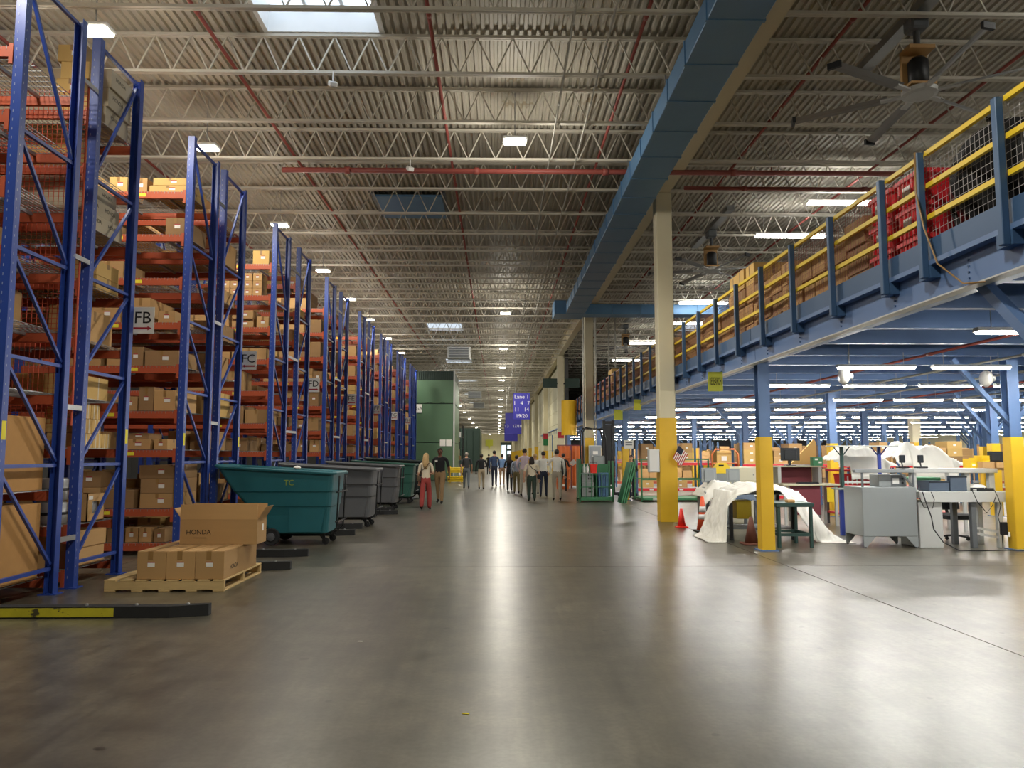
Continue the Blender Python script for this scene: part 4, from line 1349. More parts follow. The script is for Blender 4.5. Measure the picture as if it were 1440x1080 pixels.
    part('mouth', G().cbox((-0.024 * s, (hy + 0.07) * s, 1.582 * s), (0.024 * s, (hy + 0.088) * s, 1.592 * s), 0.003), 'maroon', t)
    return t
W_ = 'visitors walking along the aisle'
pw = person((-2.15, 23.15, 0), 1.68, 'woman in cream top and wide brick-red trousers with long blond hair', 'cloth_cream', 'cloth_pinkred', 'skin', 'hair_blond', 'long', -0.05, 0.16, -1, ('swing', 'bent'), 'short', 1.45, 0.95)
pm = person((-1.95, 26.2, 0), 1.86, 'man in black polo shirt and khaki trousers walking towards the camera', 'cloth_black', 'cloth_khaki', 'skin_dark', 'hair_dark', 'short', PI - 0.15, 0.2, 1, ('swing', 'swing'), 'short', 1.12, 1.14)
put('name_badge', sticker(0.09, 0.06, 'paper'), pm, (0.1, 0.165, 1.42), (0, 0, PI))
person((-1.52, 37.6, 0), 1.76, 'grey-haired man in dark tee and grey jeans, leftmost of the distant walkers', 'cloth_charcoal', 'cloth_greyjean', 'skin', 'hair_grey', 'short', 0.1, 0.16, 1, ('swing', 'swing'), 'short', 1.1, 1.08)
person((-0.78, 36.9, 0), 1.68, 'person in dark jacket and beige trousers carrying a paper', 'cloth_black', 'cloth_beige', 'skin_dark', 'hair_dark', 'short', 0.0, 0.14, -1, ('swing', 'bent'), 'long', 1.1, 1.1)
person((-0.75, 64.0, 0), 1.7, 'small far person all in black between the nearer walkers', 'cloth_black', 'cloth_black', 'skin', 'hair_dark', 'short', 0.0, 0.1, 1)
person((-0.18, 40.2, 0), 1.86, 'tall man in denim blue shirt and navy trousers', 'cloth_denim', 'cloth_navy', 'skin', 'hair_dark', 'short', -0.1, 0.14, 1, ('swing', 'swing'), 'long')
person((0.24, 42.1, 0), 1.68, 'man in light blue shirt and khaki trousers', 'cloth_lightblue', 'cloth_tan', 'skin', 'hair_dark', 'short', 0.0, 0.12, -1, ('pocket', 'swing'), 'long')
person((0.54, 35.5, 0), 1.66, 'person with long dark hair dressed all in black', 'cloth_black', 'cloth_black', 'skin', 'hair_dark', 'long', -0.1, 0.12, 1, ('bent', 'bent'), 'long', 1.1)
person((0.8, 32.8, 0), 1.62, 'man in grey-blue shirt and olive trousers', 'cloth_greyblue', 'cloth_olive', 'skin', 'hair_dark', 'short', -0.05, 0.16, 1, ('swing', 'pocket'), 'long', 1.1)
person((1.06, 30.6, 0), 1.88, 'tall man in lavender shirt and grey trousers', 'cloth_lavender', 'cloth_stone', 'skin', 'hair_dark', 'short', -0.25, 0.14, -1, ('pocket', 'bent'), 'long', 1.1, 1.05)
pc = person((1.2, 27.3, 0), 1.58, 'woman in cream blouse and dark green trousers with a black cross strap', 'cloth_cream', 'cloth_darkgreen', 'skin', 'hair_dark', 'bob', 0.05, 0.1, 1, ('swing', 'swing'), 'short', 1.35, 1.22)
person((1.55, 31.9, 0), 1.68, 'fair-haired person in pale shirt half hidden behind the woman with the strap', 'cloth_white', 'cloth_stone', 'skin', 'hair_blond', 'short', 0.1, 0.1, 1)
person((1.77, 29.9, 0), 1.77, 'man in white shirt and navy trousers', 'cloth_white', 'cloth_navy', 'skin', 'hair_dark', 'short', -0.1, 0.2, -1, ('swing', 'pocket'), 'long', 1.05, 1.08)
person((2.12, 27.65, 0), 1.83, 'man in white shirt and stone trousers with one hand at his face', 'cloth_white', 'cloth_stone', 'skin', 'hair_dark', 'short', 0.0, 0.16, 1, ('face', 'swing'), 'long', 1.08, 1.1)
pp = person((2.95, 34.6, 0), 1.7, 'person in black behind the white-shirted man, holding out a sheet of paper', 'cloth_black', 'cloth_black', 'skin', 'hair_dark', 'short', 0.0, 0.1, 1, ('swing', 'paper'), 'long')
tag(part('paper_sheet', G().box((-0.11, -0.001, -0.14), (0.11, 0.001, 0.14)), 'paper', None, (3.42, 34.96, 1.28), (0.5, 0.9, 0)), 'white paper sheet held out by the person in black', 'paper')
person((4.98, 28.62, 0), 1.62, 'worker with dark hair standing behind the leaning green panels', 'cloth_black', 'cloth_navy', 'skin', 'hair_dark', 'bob', 2.4, 0.02, 1, ('bent', 'bent'), 'long', 1, 1, group='people working')
# shoulder bags
for (p, s, lab, off, col_) in ((pw, 1.68 / 1.76, 'small dark shoulder bag at the left hip of the blond woman', -1, 'cloth_brown'), (pc, 1.58 / 1.76 * 1.0, 'black bag on a cross strap at the right hip of the dark-haired woman', 1, 'cloth_black')):
    k = 1.25 if p is pc else 1.0
    t = thing('shoulder_bag', lab, 'bag', p.location, p.rotation_euler[2])
    part('pouch', G().cbox(((off * 0.215 * k - 0.05) * s, -0.12 * s, 0.88 * s), ((off * 0.215 * k + 0.05) * s, 0.1 * s, 1.05 * s), 0.02), col_, t)
    pts = [(off * 0.21 * k, 0.0, 1.05), (off * 0.15 * k, -0.135 * k, 1.18), (0.0, -0.142 * k, 1.3), (-off * 0.1, -0.1 * k, 1.43), (-off * 0.12, 0.0, 1.475), (-off * 0.08, 0.11 * k, 1.4), (off * 0.05, 0.152 * k, 1.25), (off * 0.17 * k, 0.1, 1.12)]
    part('strap', G().path([tuple(c * s for c in q) for q in pts], 0.012, 6, True), 'cloth_black' if p is pc else 'cloth_brown', t)
# ================================================================== MIDDLE DISTANCE
gm = thing('storage_machine', 'tall green storage machine with a louvred top beyond the racks', 'machine', (-5.4, 50.0, 0))
part('casing', G().box((0.03, 0.06, 0), (2.52, 6.0, 7.1)), 'machine_dark', gm)
for z0, z1 in ((0.02, 2.4), (2.44, 4.93), (4.98, 6.5)):
    part('panel', G().cbox((0.0, 0.0, z0), (2.5, 0.058, z1), 0.02), 'machine_green', gm)
    part('side_panel', G().cbox((2.523, 0.0, z0), (2.57, 5.9, z1), 0.015), 'machine_green', gm)
for k in range(18):
    part('louvre', G().box((0.05 + k * 0.137, -0.01, 6.52), (0.12 + k * 0.137, 0.058, 7.08)), 'machine_dark', gm)
part('edge_trim', G().box((2.5, -0.03, 0), (2.6, 0.0, 7.1)), 'steel_light', gm)
for k in range(2):
    part('hook_ring', G().path([(0.95 + 0.85 * k + 0.12 * math.cos(a), -0.02, 4.95 + 0.12 * math.sin(a)) for a in [PI * i / 8 for i in range(9)]], 0.012, 6), 'black_metal', gm)
for x in (1.65, 2.05):
    part('notice', G().box((x, -0.02, 2.2), (x + 0.36, -0.001, 2.62)), 'paper', gm)
sg = thing('aisle_sign', 'white sign with bold black GA on the green machine', 'sign', (-5.3, 49.95, 4.36))
part('board', G().box((0, 0, 0), (0.36, 0.04, 0.55)), 'paper', sg)
part('lettering', text_mesh('GA', 0.3, 'print_black', 0.002), None, sg, (0.18, -0.004, 0.27), FRONT)
gd = thing('storage_machine', 'dark green storage block at the far left of the aisle', 'machine', (-3.75, 76.0, 0))
part('casing', G().cbox((0, 0, 0), (2.0, 8.0, 4.25), 0.03), 'machine_dark', gd)
for k in range(3):
    part('door', G().cbox((0.06 + 0.64 * k, -0.05, 0.1), (0.66 + 0.64 * k, 0.0, 4.1), 0.02), 'machine_dark', gd)
# dark cluttered shelf between the two machines
dk = thing('parts_shelf', 'dark cluttered shelf between the two green machines', 'shelf', (-4.6, 62.0, 0))
for x in (0.0, 1.75):
    for y in (0.0, 0.8):
        part('post', G().box((x, y, 0), (x + 0.06, y + 0.06, 4.0)), 'black_metal', dk)
for z in (0.3, 1.2, 2.1, 3.0):
    part('shelf_board', G().box((0.0, 0.0, z), (1.81, 0.86, z + 0.04)), 'steel_dark', dk)
rs = random.Random(3)
for z in (0.341, 1.241, 2.141, 3.041):
    x = 0.1
    while x < 1.4:
        w = rs.uniform(0.25, 0.45)
        c = part('parts_box', G().cbox((0, 0, 0), (w - 0.03, 0.6, rs.uniform(0.3, 0.7)), 0.01), rs.choice(('cardboard_dark', 'black_metal', 'white_paint', 'cardboard')), None, (-4.6 + x, 62.1, z))
        tag(c, 'box on the dark shelf between the green machines', 'box', 'boxes on the dark shelf between the machines')
        x += w
yg = thing('machine_guard', 'yellow double guard rail at the foot of the green machine', 'guard rail', (-2.95, 45.6, 0))
for z in (0.05, 0.58):
    part('rail', G().prism([(0.0, z), (0.0, z + 0.1), (-0.04, z + 0.15), (0.0, z + 0.2), (-0.04, z + 0.28), (0.0, z + 0.32), (0.06, z + 0.32), (0.06, z)], 'x', 0.0, 0.95), 'bin_yellow', yg)
    part('rail_return', G().box((0.86, 0.08, z), (0.95, 2.6, z + 0.32)), 'bin_yellow', yg)
for x in (0.1, 0.78):
    part('post', G().box((x, 0.061, 0), (x + 0.08, 0.14, 0.98)), 'column_yellow', yg)
# unit heaters under the roof
uh = None
for i, y in enumerate((47.0, 80.0, 97.0)):
    lab = 'silver unit heater hung under the roof, %s from the camera' % NTH[i]
    if uh is None:
        uh = thing('unit_heater', lab, 'heater', (-2.4, y, 7.5), 0, 'unit heaters under the roof')
        part('casing', G().cbox((-0.7, -0.35, 0), (0.7, 0.35, 0.75), 0.03), 'steel_light', uh)
        for k in range(6):
            part('louvre', G().box((-0.6, -0.38, 0.08 + 0.1 * k), (0.6, -0.35, 0.13 + 0.1 * k)), 'steel_dark', uh)
        for hx in (-0.6, 0.6):
            part('hanger', G().tube((hx, 0, 0.74), (hx, 0, 1.55), 0.012, 6), 'galv', uh)
    else:
        clone(uh, (-2.4, y, 7.5), label=lab)
# hanging lane signs
def lane_sign(x, y, z, lines, label, w=1.08, h=1.72):
    t = thing('lane_sign', label, 'sign', (x, y, z), 0, 'hanging blue lane signs')
    part('board', G().cbox((-w / 2, -0.02, 0), (w / 2, 0.02, h), 0.006), 'sign_blue', t)
    for k, (tx, sz) in enumerate(lines):
        if not tx:
            continue
        part('lettering', text_mesh(tx, sz, 'sign_white', 0.003), None, t, (0, -0.024, h - 0.24 - k * 0.42), FRONT)
    for hx in (-0.4, 0.4):
        part('chain', G().tube((hx, 0, h), (hx, 0, 9.05 - z), 0.008, 5), 'galv', t)
lane_sign(1.55, 50.0, 3.93, (('Lane 1', 0.36), ('1   4   7', 0.34), ('11   14', 0.34), ('19/20', 0.34)), 'blue hanging sign headed Lane 1, nearest of the lane signs')
lane_sign(1.25, 62.0, 3.3, (('', 0.3), ('', 0.3), ('13   17/18', 0.34)), 'blue hanging lane sign partly behind the nearest one', 1.3)
lane_sign(1.3, 76.0, 3.0, (), 'blue hanging lane sign farthest back', 1.3)
# yellow half drum on the mezzanine column
yd = thing('bumper_drum', 'yellow half-round guard drum hung high beside a column', 'guard', (3.73, 40.2, 2.65))
prof = [(0.40, 0.0), (0.40, 1.82)]
g = G()
n = 14
o_ = [(0.4 * math.cos(PI + PI * k / n), 0.4 * math.sin(PI + PI * k / n)) for k in range(n + 1)]
i_ = [(0.37 * math.cos(PI + PI * k / n), 0.37 * math.sin(PI + PI * k / n)) for k in range(n, -1, -1)]
part('shell', G().prism(o_ + i_, 'z', 0.0, 1.82), 'column_yellow', yd)
part('back_plate', G().box((-0.38, 0.0, 0.02), (0.4, 0.05, 1.8)), 'post_blue', yd)
for z in (0.3, 1.4):
    part('bracket', G().bar((0.1, 0.05, z), (0.77, 1.95, z), 0.06, 0.06), 'post_blue', yd)
# boards beside the column
for x, lab in ((3.45, 'left'), (4.95, 'right')):
    t = thing('notice_board', 'dark board fixed high on the %s of the column with the red square' % lab, 'board', (x, 51.0, 6.1))
    part('board', G().cbox((-0.45, -0.03, 0), (0.5, 0.03, 0.62), 0.01), 'machine_dark', t)
    part('arm', G().box((0.4 if lab == 'left' else -0.6, 0.03, 0.25), (0.55 if lab == 'left' else -0.44, 0.3, 0.33)), 'black_metal', t)

# ------------------------------------------------------------------ green cage cart
cc = thing('cage_cart', 'green steel cage cart loaded with bottles and blue sheets beside the aisle', 'cart', (2.82, 26.85, 0))
part('base', G().box((0, 0, 0.12), (1.22, 0.9, 0.17)).box((0, 0, 0.05), (1.22, 0.07, 0.12)).box((0, 0.83, 0.05), (1.22, 0.9, 0.12)), 'cart_green', cc)
for x in (0.0, 1.15):
    for y in (0.0, 0.83):
        part('post', G().cbox((x, y, 0.0), (x + 0.07, y + 0.07, 1.42 if x else 1.5), 0.008), 'cart_green', cc)
for z in (0.5, 0.95):
    part('side_rail', G().box((0.07, 0.01, z), (1.15, 0.04, z + 0.03)), 'cart_green', cc)
for k in range(5):
    x = 0.24 + 0.18 * k
    part('upright_bar', G().box((x, 0.0, 0.17), (x + 0.02, 0.01, 0.98)), 'cart_green', cc)
part('side_sheet', G().box((0.0, 0.07, 0.17), (0.02, 0.83, 1.4)), 'cart_green', cc)
part('back_sheet', G().box((0.07, 0.87, 0.17), (1.15, 0.89, 1.3)), 'cart_green', cc)
part('corner_plate', G().box((-0.06, 0.02, 0.15), (0.0, 0.3, 1.5)), 'machine_green', cc)
for i, (x, w, z, h) in enumerate(((0.12, 0.42, 0.172, 0.5), (0.12, 0.4, 0.674, 0.32))):
    t = thing('grey_crate', 'grey perforated crate in the green cage cart, %s of two' % ('lower', 'upper')[i], 'crate', (2.82 + x, 27.0, z))
    part('body', G().cbox((0, 0, 0), (w, 0.5, h), 0.012), 'steel_grey', t)
    for a in range(3):
        for b in range(2):
            part('slot', G().box((w * 0.55 + 0.055 * a, -0.004, h * 0.3 + 0.12 * b), (w * 0.55 + 0.055 * a + 0.03, 0.0, h * 0.3 + 0.12 * b + 0.06)), 'black_metal', t)
for i in range(2):
    t = thing('spray_bottle', 'white bottle standing on the grey crates, %s of two' % ('left', 'right')[i], 'bottle', (3.03 + 0.12 * i, 27.08, 0.995))
    part('body', G().lathe([(0.045, 0), (0.05, 0.02), (0.05, 0.2), (0.02, 0.26), (0.02, 0.29)], (0, 0, 0), 10), 'white_paint', t, smooth=True)
    part('cap', G().lathe([(0.022, 0.29), (0.022, 0.33), (0.01, 0.34)], (0, 0, 0), 8), 'steel_light', t)
t = thing('orange_bucket', 'orange plastic tub hung in the green cage cart', 'tub', (3.36, 27.1, 0.996))
part('tub', G().loft([rrect(-0.1, 0.1, 0.1, 0.0, 0.03), rrect(-0.13, 0.13, 0.13, 0.28, 0.03), rrect(-0.145, 0.145, 0.145, 0.29, 0.03), rrect(-0.145, 0.145, 0.145, 0.31, 0.03), rrect(-0.12, 0.12, 0.12, 0.3, 0.03), rrect(-0.09, 0.09, 0.09, 0.02, 0.03)]), 'cone_red', t)
part('handle', G().path([(-0.14, 0, 0.29), (-0.1, 0, 0.37), (0.1, 0, 0.37), (0.14, 0, 0.29)], 0.008, 6), 'black_metal', t)
for k in range(6):
    t = tag(part('plastic_sheet', G().prism([(3.56 + 0.055 * k, 0.172), (3.585 + 0.055 * k, 0.172), (3.575 + 0.06 * k, 1.0), (3.55 + 0.06 * k, 1.0)], 'y', 27.0, 27.5), 'blue_plastic'), 'blue plastic sheet standing in the green cage cart', 'plastic sheet', 'blue sheets in the cage cart')
# ------------------------------------------------------------------ black reach truck behind it
lt = thing('reach_truck', 'black stand-up reach truck with tall mast behind the green cage cart', 'forklift', (3.2, 29.6, 0))
for x in (0.98, 1.34):
    part('mast_rail', G().box((x, 0.9, 0.05), (x + 0.1, 1.05, 3.0)), 'black_metal', lt)
for z in (0.3, 1.7, 2.85):
    part('mast_tie', G().box((1.081, 0.92, z), (1.339, 1.0, z + 0.12)), 'black_metal', lt)
part('mast_screen', G().box((1.081, 0.97, 0.45), (1.339, 0.985, 2.84)), 'black_metal', lt)
part('mast_cylinder', G().tube((1.21, 1.03, 0.12), (1.21, 1.03, 2.7), 0.04, 10), 'steel_dark', lt)
part('body', G().cbox((0.2, 0.2, 0.12), (0.96, 1.2, 1.15), 0.06), 'steel_dark', lt)
part('console', G().cbox((0.5, 0.3, 1.151), (0.96, 0.9, 1.6), 0.04), 'steel_grey', lt)
for y in (0.25, 1.15):
    part('guard_post', G().path([(0.12, y, 1.1), (0.1, y, 2.5), (0.2, y, 2.68), (0.9, y, 2.62), (1.0, y, 2.2), (1.02, y, 1.2)], 0.035, 8), 'black_metal', lt)
for k in range(4):
    part('guard_bar', G().tube((0.3 + 0.17 * k, 0.25, 2.66), (0.3 + 0.17 * k, 1.15, 2.66), 0.018, 6), 'black_metal', lt)
for y in (0.25, 0.95):
    part('outrigger', G().cbox((1.45, y, 0.04), (2.2, y + 0.13, 0.16), 0.01), 'black_metal', lt)
for x, y in ((0.35, 0.3), (0.35, 1.1)):
    part('wheel', G().lathe([(0.03, -0.05), (0.13, -0.05), (0.14, -0.03), (0.14, 0.03), (0.13, 0.05), (0.03, 0.05)], (x, y, 0.14), 16, 'y'), 'rubber', lt)
eb = thing('electrical_cabinet', 'grey electrical cabinet on the column with conduits', 'electrical box', (4.15, 34.55, 0.95))
part('body', G().cbox((-0.05, 0, 0), (0.5, 0.2, 1.1), 0.015), 'steel_light', eb)
part('door', G().cbox((-0.03, -0.02, 0.03), (0.48, 0.0, 1.07), 0.006), 'steel_grey', eb)
part('notice', G().box((0.12, -0.024, 0.7), (0.34, -0.0205, 0.85)), 'paper', eb)
# orange screens
for k in range(2):
    t = thing('orange_screen', 'orange curtain screen in a frame beside the column, %s of two' % ('left', 'right')[k], 'screen', (2.9 + 0.72 * k, 37.8 + 0.2 * k, 0))
    part('sheet', G().grid(lambda u, w: (0.04 + 0.62 * u, 0.02 * math.sin(u * 20), 0.12 + 1.95 * w), 24, 2), 'orange_sheet', t)
    for x in (0.0, 0.67):
        part('post', G().box((x, -0.02, 0), (x + 0.03, 0.02, 2.12)), 'maroon', t)
    part('top_bar', G().box((0.03, -0.02, 2.08), (0.67, 0.02, 2.12)), 'maroon', t)
    part('foot', G().box((0.0, -0.3, 0), (0.03, -0.021, 0.03)), 'maroon', t)
for k in range(3):
    t = thing('orange_bin', 'orange plastic bin stacked before the orange screens, %s up' % ('bottom', 'middle', 'top')[k], 'bin', (3.1, 36.9, 0.501 * k))
    part('tub', G().loft([rrect(-0.28, 0.28, 0.25, 0.0, 0.04), rrect(-0.32, 0.32, 0.29, 0.42, 0.04), rrect(-0.35, 0.35, 0.32, 0.43, 0.04), rrect(-0.35, 0.35, 0.32, 0.5, 0.04)]), 'orange_sheet', t)
    part('label', G().box((-0.1, -0.3, 0.15), (0.1, -0.285, 0.25)), 'paper', t)

# leaning green panels, green gates
for k in range(3):
    t = thing('green_gate', 'green steel gate leaning in the stack by the yellow post, %s from the aisle' % NTH[k], 'gate', (4.17 + 0.07 * k, 26.1, 0), 0, 'leaning green gates')
    part('sheet', G().prism([(0.0, 0.0), (0.035, 0.0), (0.385, 1.38), (0.35, 1.38)], 'y', 0.0, 0.9), 'cart_green', t)
    part('edge', G().prism([(-0.005, 0.005), (0.04, 0.005), (0.39, 1.375), (0.345, 1.375)], 'y', -0.025, 0.0), 'cart_green', t)
gt = thing('green_platform', 'low green steel platform with uprights behind the big column', 'platform', (5.0, 26.9, 0))
part('deck', G().cbox((0, 0, 0.05), (2.4, 1.4, 0.13), 0.01), 'cart_green', gt)
for x in (0.0, 2.35):
    for y in (0.0, 1.35):
        part('post', G().box((x, y, 0), (x + 0.05, y + 0.05, 1.5)), 'cart_green', gt)
for y in (0.0, 1.35):
    for z in (0.75, 1.45):
        part('rail', G().box((0.05, y, z), (2.35, y + 0.04, z + 0.04)), 'cart_green', gt)
part('plate', G().box((0.4, -0.012, 0.06), (1.0, 0.0, 0.12)), 'steel_light', gt)

# ------------------------------------------------------------------ signs under the mezzanine edge
def edge_sign(x, y, z, w, h, m, label, txt=None, top=3.2):
    t = thing('hanging_sign', label, 'sign', (x, y, z), 0)
    part('board', G().box((0, -0.006, 0), (w, 0.006, h)), m, t)
    part('bracket', G().box((w - 0.03, 0.006, h - 0.08), (w, 0.02, max(h + 0.02, top - z + 0.06))), 'post_blue', t)
    if txt:
        for k, tx in enumerate(txt):
            part('lettering', text_mesh(tx, 0.115, 'print_black', 0.001), None, t, (w / 2, -0.0075, h / 2 + 0.02), (PI / 2, 0, 0))
    return t
s_ = edge_sign(4.1, 14.85, 2.86, 0.29, 0.38, 'sign_lime', 'lime sign lettered RESEARCH hung from the mezzanine edge')
l_ = part('lettering', text_mesh('RESEARCH', 0.058, 'print_black', 0.001), None, s_, (0.145, -0.008, 0.19), FRONT)
l_.scale = (0.85, 3.6, 1)
edge_sign(4.2, 23.6, 3.0, 0.22, 0.33, 'sign_lime', 'blank-looking lime sign on the mezzanine edge, left of the big column')
edge_sign(4.15, 27.3, 2.88, 0.3, 0.36, 'sign_lime', 'farther lime sign on the mezzanine edge above the yellow post')
t = thing('notice', 'white notice on the thin yellow post behind the cage cart', 'notice', (4.55, 27.55, 1.85))
part('board', G().box((-0.02, 0.0, 0), (0.32, 0.01, 0.3)), 'paper', t)
for z in (0.12, 0.2):
    part('print', G().box((0.03, -0.003, z), (0.27, 0.0, z + 0.03)), 'steel_dark', t)
# ================================================================== WORK AREA UNDER THE MEZZANINE
def cone(x, y, h, m, label, bands=False, base=0.2):
    t = thing('traffic_cone', label, 'traffic cone', (x, y, 0))
    part('base', G().cbox((-base, -base, 0), (base, base, 0.035), 0.01), 'rubber' if bands else m, t)
    r0, r1 = base * 0.72, 0.03
    R_ = lambda z: r0 + (r1 - r0) * (z - 0.036) / (h - 0.036)
    part('body', G().lathe([(R_(0.036), 0.036), (r1, h), (r1 - 0.012, h)], (0, 0, 0), 20), m, t, smooth=True)
    if bands:
        for a, b in ((0.36, 0.5), (0.56, 0.72)):
            part('reflective_band', G().lathe([(R_(a * h) + 0.002, a * h), (R_(b * h) + 0.002, b * h)], (0, 0, 0), 20), 'reflective', t, smooth=True)
cone(4.36, 16.45, 0.74, 'cone_orange', 'orange traffic cone with two white bands beside the draped bench', True, 0.18)
cone(4.12, 17.35, 0.42, 'cone_red', 'small plain bright red cone behind the banded one', False, 0.13)
cone(4.62, 14.1, 0.5, 'cone_brown', 'dirty brown cone at the foot of the yellow mezzanine post', False, 0.17)

def fold(u, v, a, seed):
    q = Vector((u * 9 + seed, v * 7 - seed, seed * 0.7))
    return a * (0.9 * (0.5 - abs(mnoise.noise(q))) + 0.7 * (0.3 - abs(mnoise.noise(q * 2.7))) + 0.3 * mnoise.noise(q * 6.0)) + a * 0.5 * (math.sin(9 * u + 5 * v + seed) * 0.5 + math.sin(23 * u - 11 * v + 2 * seed) * 0.3 + math.sin(37 * v + 17 * u + seed) * 0.25)
# bench under the plastic sheet
dbn = thing('covered_bench', 'dark metal bench standing under the white plastic sheet', 'bench', (4.45, 14.85, 0))
part('top', G().cbox((0, 0, 0.86), (1.3, 0.9, 0.9), 0.008), 'steel_dark', dbn)
for x in (0.02, 1.22):
    for y in (0.02, 0.82):
        part('leg', G().box((x, y, 0), (x + 0.06, y + 0.06, 0.86)), 'black_metal', dbn)
part('drawer_unit', G().cbox((0.3, 0.5, 0.36), (0.6, 0.85, 0.72), 0.01), 'bin_yellow', dbn)
part('lower_shelf', G().box((0.02, 0.05, 0.2), (1.28, 0.85, 0.23)), 'steel_dark', dbn)
def sheet(u, v):
    # u across (left floor, over the bench, right floor), v front to back
    P = [(3.9, 0.015), (4.06, 0.06), (4.15, 0.22), (4.24, 0.45), (4.36, 0.72), (4.55, 0.95), (4.9, 1.05), (5.25, 1.03), (5.6, 0.95), (5.85, 0.82), (6.02, 0.6), (6.22, 0.3), (6.42, 0.1), (6.6, 0.015)]
    f = u * (len(P) - 1)
    i = min(int(f), len(P) - 2)
    k = f - i
    x = P[i][0] * (1 - k) + P[i + 1][0] * k
    z = P[i][1] * (1 - k) + P[i + 1][1] * k
    mid = math.exp(-((u - 0.45) / 0.22) ** 2)
    y = 14.62 - 0.12 * (1 - mid) + (1.05 + 0.15 * math.sin(5 * u)) * v
    if v < 0.12:
        z -= (0.12 - v) * 0.9 * mid
    if v < 0.3:
        q = (0.3 - v) / 0.3
        out = min(1.0, max(0.0, (u - 0.56) / 0.12)) + 0.7 * min(1.0, max(0.0, (0.3 - u) / 0.1))
        z -= 0.75 * q * q * out
        y -= 0.25 * q * out
    w = fold(u, v, 0.05, 1.0)
    z2 = z + w * (1.0 if z > 0.12 else 0.3)
    if 4.4 < x < 5.8 and 14.8 < y < 15.8:
        z2 = max(z2, 0.93)
    return (x + fold(v, u, 0.05, 4.0), y + fold(u, v, 0.05, 2.0), max(0.012, z2))
s1 = part('plastic_sheet', G().grid(sheet, 110, 44), 'cloth_plastic', None, smooth=True)
s1.modifiers.new('thickness', 'SOLIDIFY').thickness = 0.006
tag(s1, 'crumpled white plastic sheet draped over the bench by the yellow post', 'plastic sheet')
# second covered bench, farther left
cb = thing('covered_bench', 'grey bench half covered by a sheet beside the big column', 'bench', (4.5, 16.7, 0))
part('top', G().cbox((0, 0, 0.78), (1.15, 0.8, 0.83), 0.008), 'steel_grey', cb)
for x in (0.02, 1.07):
    for y in (0.02, 0.72):
        part('leg', G().box((x, y, 0), (x + 0.06, y + 0.06, 0.78)), 'steel_dark', cb)
part('side_panel', G().box((0.0, 0.1, 0.1), (0.018, 0.7, 0.77)), 'steel_dark', cb)
def sheet2(u, v):
    x = 4.42 + 1.25 * u
    y = 16.55 + 1.0 * v
    z = 0.98 - 0.55 * max(0, 0.25 - u) ** 1.0 * 2 - 0.5 * max(0, 0.2 - v) * 2 + 0.06 * math.sin(6 * u)
    if x > 4.5 and y > 16.7:
        z = max(z, 0.86)
    return (x + fold(u, v, 0.02, 1), y, z + fold(u, v, 0.035, 3.0))
s2 = part('plastic_sheet', G().grid(sheet2, 40, 24), 'cloth_plastic', None, smooth=True)
s2.modifiers.new('thickness', 'SOLIDIFY').thickness = 0.006
tag(s2, 'white plastic sheet over the grey bench beside the big column', 'plastic sheet')
s3 = part('dark_tarp', G().grid(lambda u, v: (4.75 + 0.75 * u, 16.35 + 0.35 * v, 1.0 - 0.32 * (1 - v) - 0.15 * abs(u - 0.6) + fold(u, v, 0.03, 6)), 18, 8), 'navy_box', None, smooth=True)
s3.modifiers.new('thickness', 'SOLIDIFY').thickness = 0.006
tag(s3, 'dark grey cover folded back from the draped bench', 'cover')
# dark green table
gt_ = thing('steel_table', 'dark green steel table by the yellow mezzanine post', 'table', (4.92, 13.55, 0))
part('top', G().cbox((-0.03, 0, 0.71), (0.65, 0.8, 0.78), 0.008), 'table_green', gt_)
for x in (0.0, 0.57):
    for y in (0.02, 0.72):
        part('leg', G().cbox((x, y, 0), (x + 0.055, y + 0.055, 0.71), 0.006), 'table_green', gt_)
for y in (0.03, 0.73):
    part('stretcher', G().box((0.055, y, 0.2), (0.57, y + 0.035, 0.25)), 'table_green', gt_)
for x in (0.01, 0.58):
    part('stretcher', G().box((x, 0.075, 0.2), (x + 0.035, 0.72, 0.25)), 'table_green', gt_)
part('vice_plate', G().cbox((0.22, 0.12, 0.78), (0.36, 0.26, 0.83), 0.01), 'cardboard', gt_)

# grey steel cabinet on pointed feet
gc = thing('steel_cabinet', 'grey steel cabinet on pointed feet with a low rail on top', 'cabinet', (6.4, 13.5, 0))
part('body', G().cbox((0, 0, 0.2), (0.97, 0.72, 1.06), 0.01), 'steel_grey', gc)
for x, s in ((0.0, 1), (0.97, -1)):
    for y, q in ((0.0, 1), (0.72, -1)):
        part('foot', G().prism([(x, 0.2), (x + s * 0.22, 0.2), (x + s * 0.06, 0.02), (x + s * 0.005, 0.02)], 'y', y + q * 0.005, y + q * 0.02), 'steel_grey', gc)
        part('foot_pad', G().lathe([(0.02, 0.0), (0.025, 0.005), (0.012, 0.02)], (x + s * 0.035, y + q * 0.012, 0), 8), 'black_metal', gc)
for x in (0.02, 0.93):
    part('rail_post', G().box((x, 0.03, 1.06), (x + 0.03, 0.06, 1.31)), 'steel_dark', gc)
part('rail_bar', G().cbox((-0.1, 0.02, 1.31), (0.96, 0.12, 1.37), 0.006), 'steel_grey', gc)
part('brace', G().bar((0.93, 0.045, 1.08), (0.72, 0.045, 1.31), 0.02, 0.03), 'steel_dark', gc)
ct = thing('control_box', 'grey control box with a white display on the steel cabinet', 'control box', (6.78, 13.65, 1.062))
part('body', G().cbox((0, 0, 0), (0.5, 0.35, 0.215), 0.01), 'steel_grey', ct)
part('panel', G().box((0.22, -0.008, 0.02), (0.48, 0.0, 0.2)), 'steel_dark', ct)
part('display', G().box((0.245, -0.012, 0.05), (0.36, -0.0085, 0.15)), 'white_paint', ct)
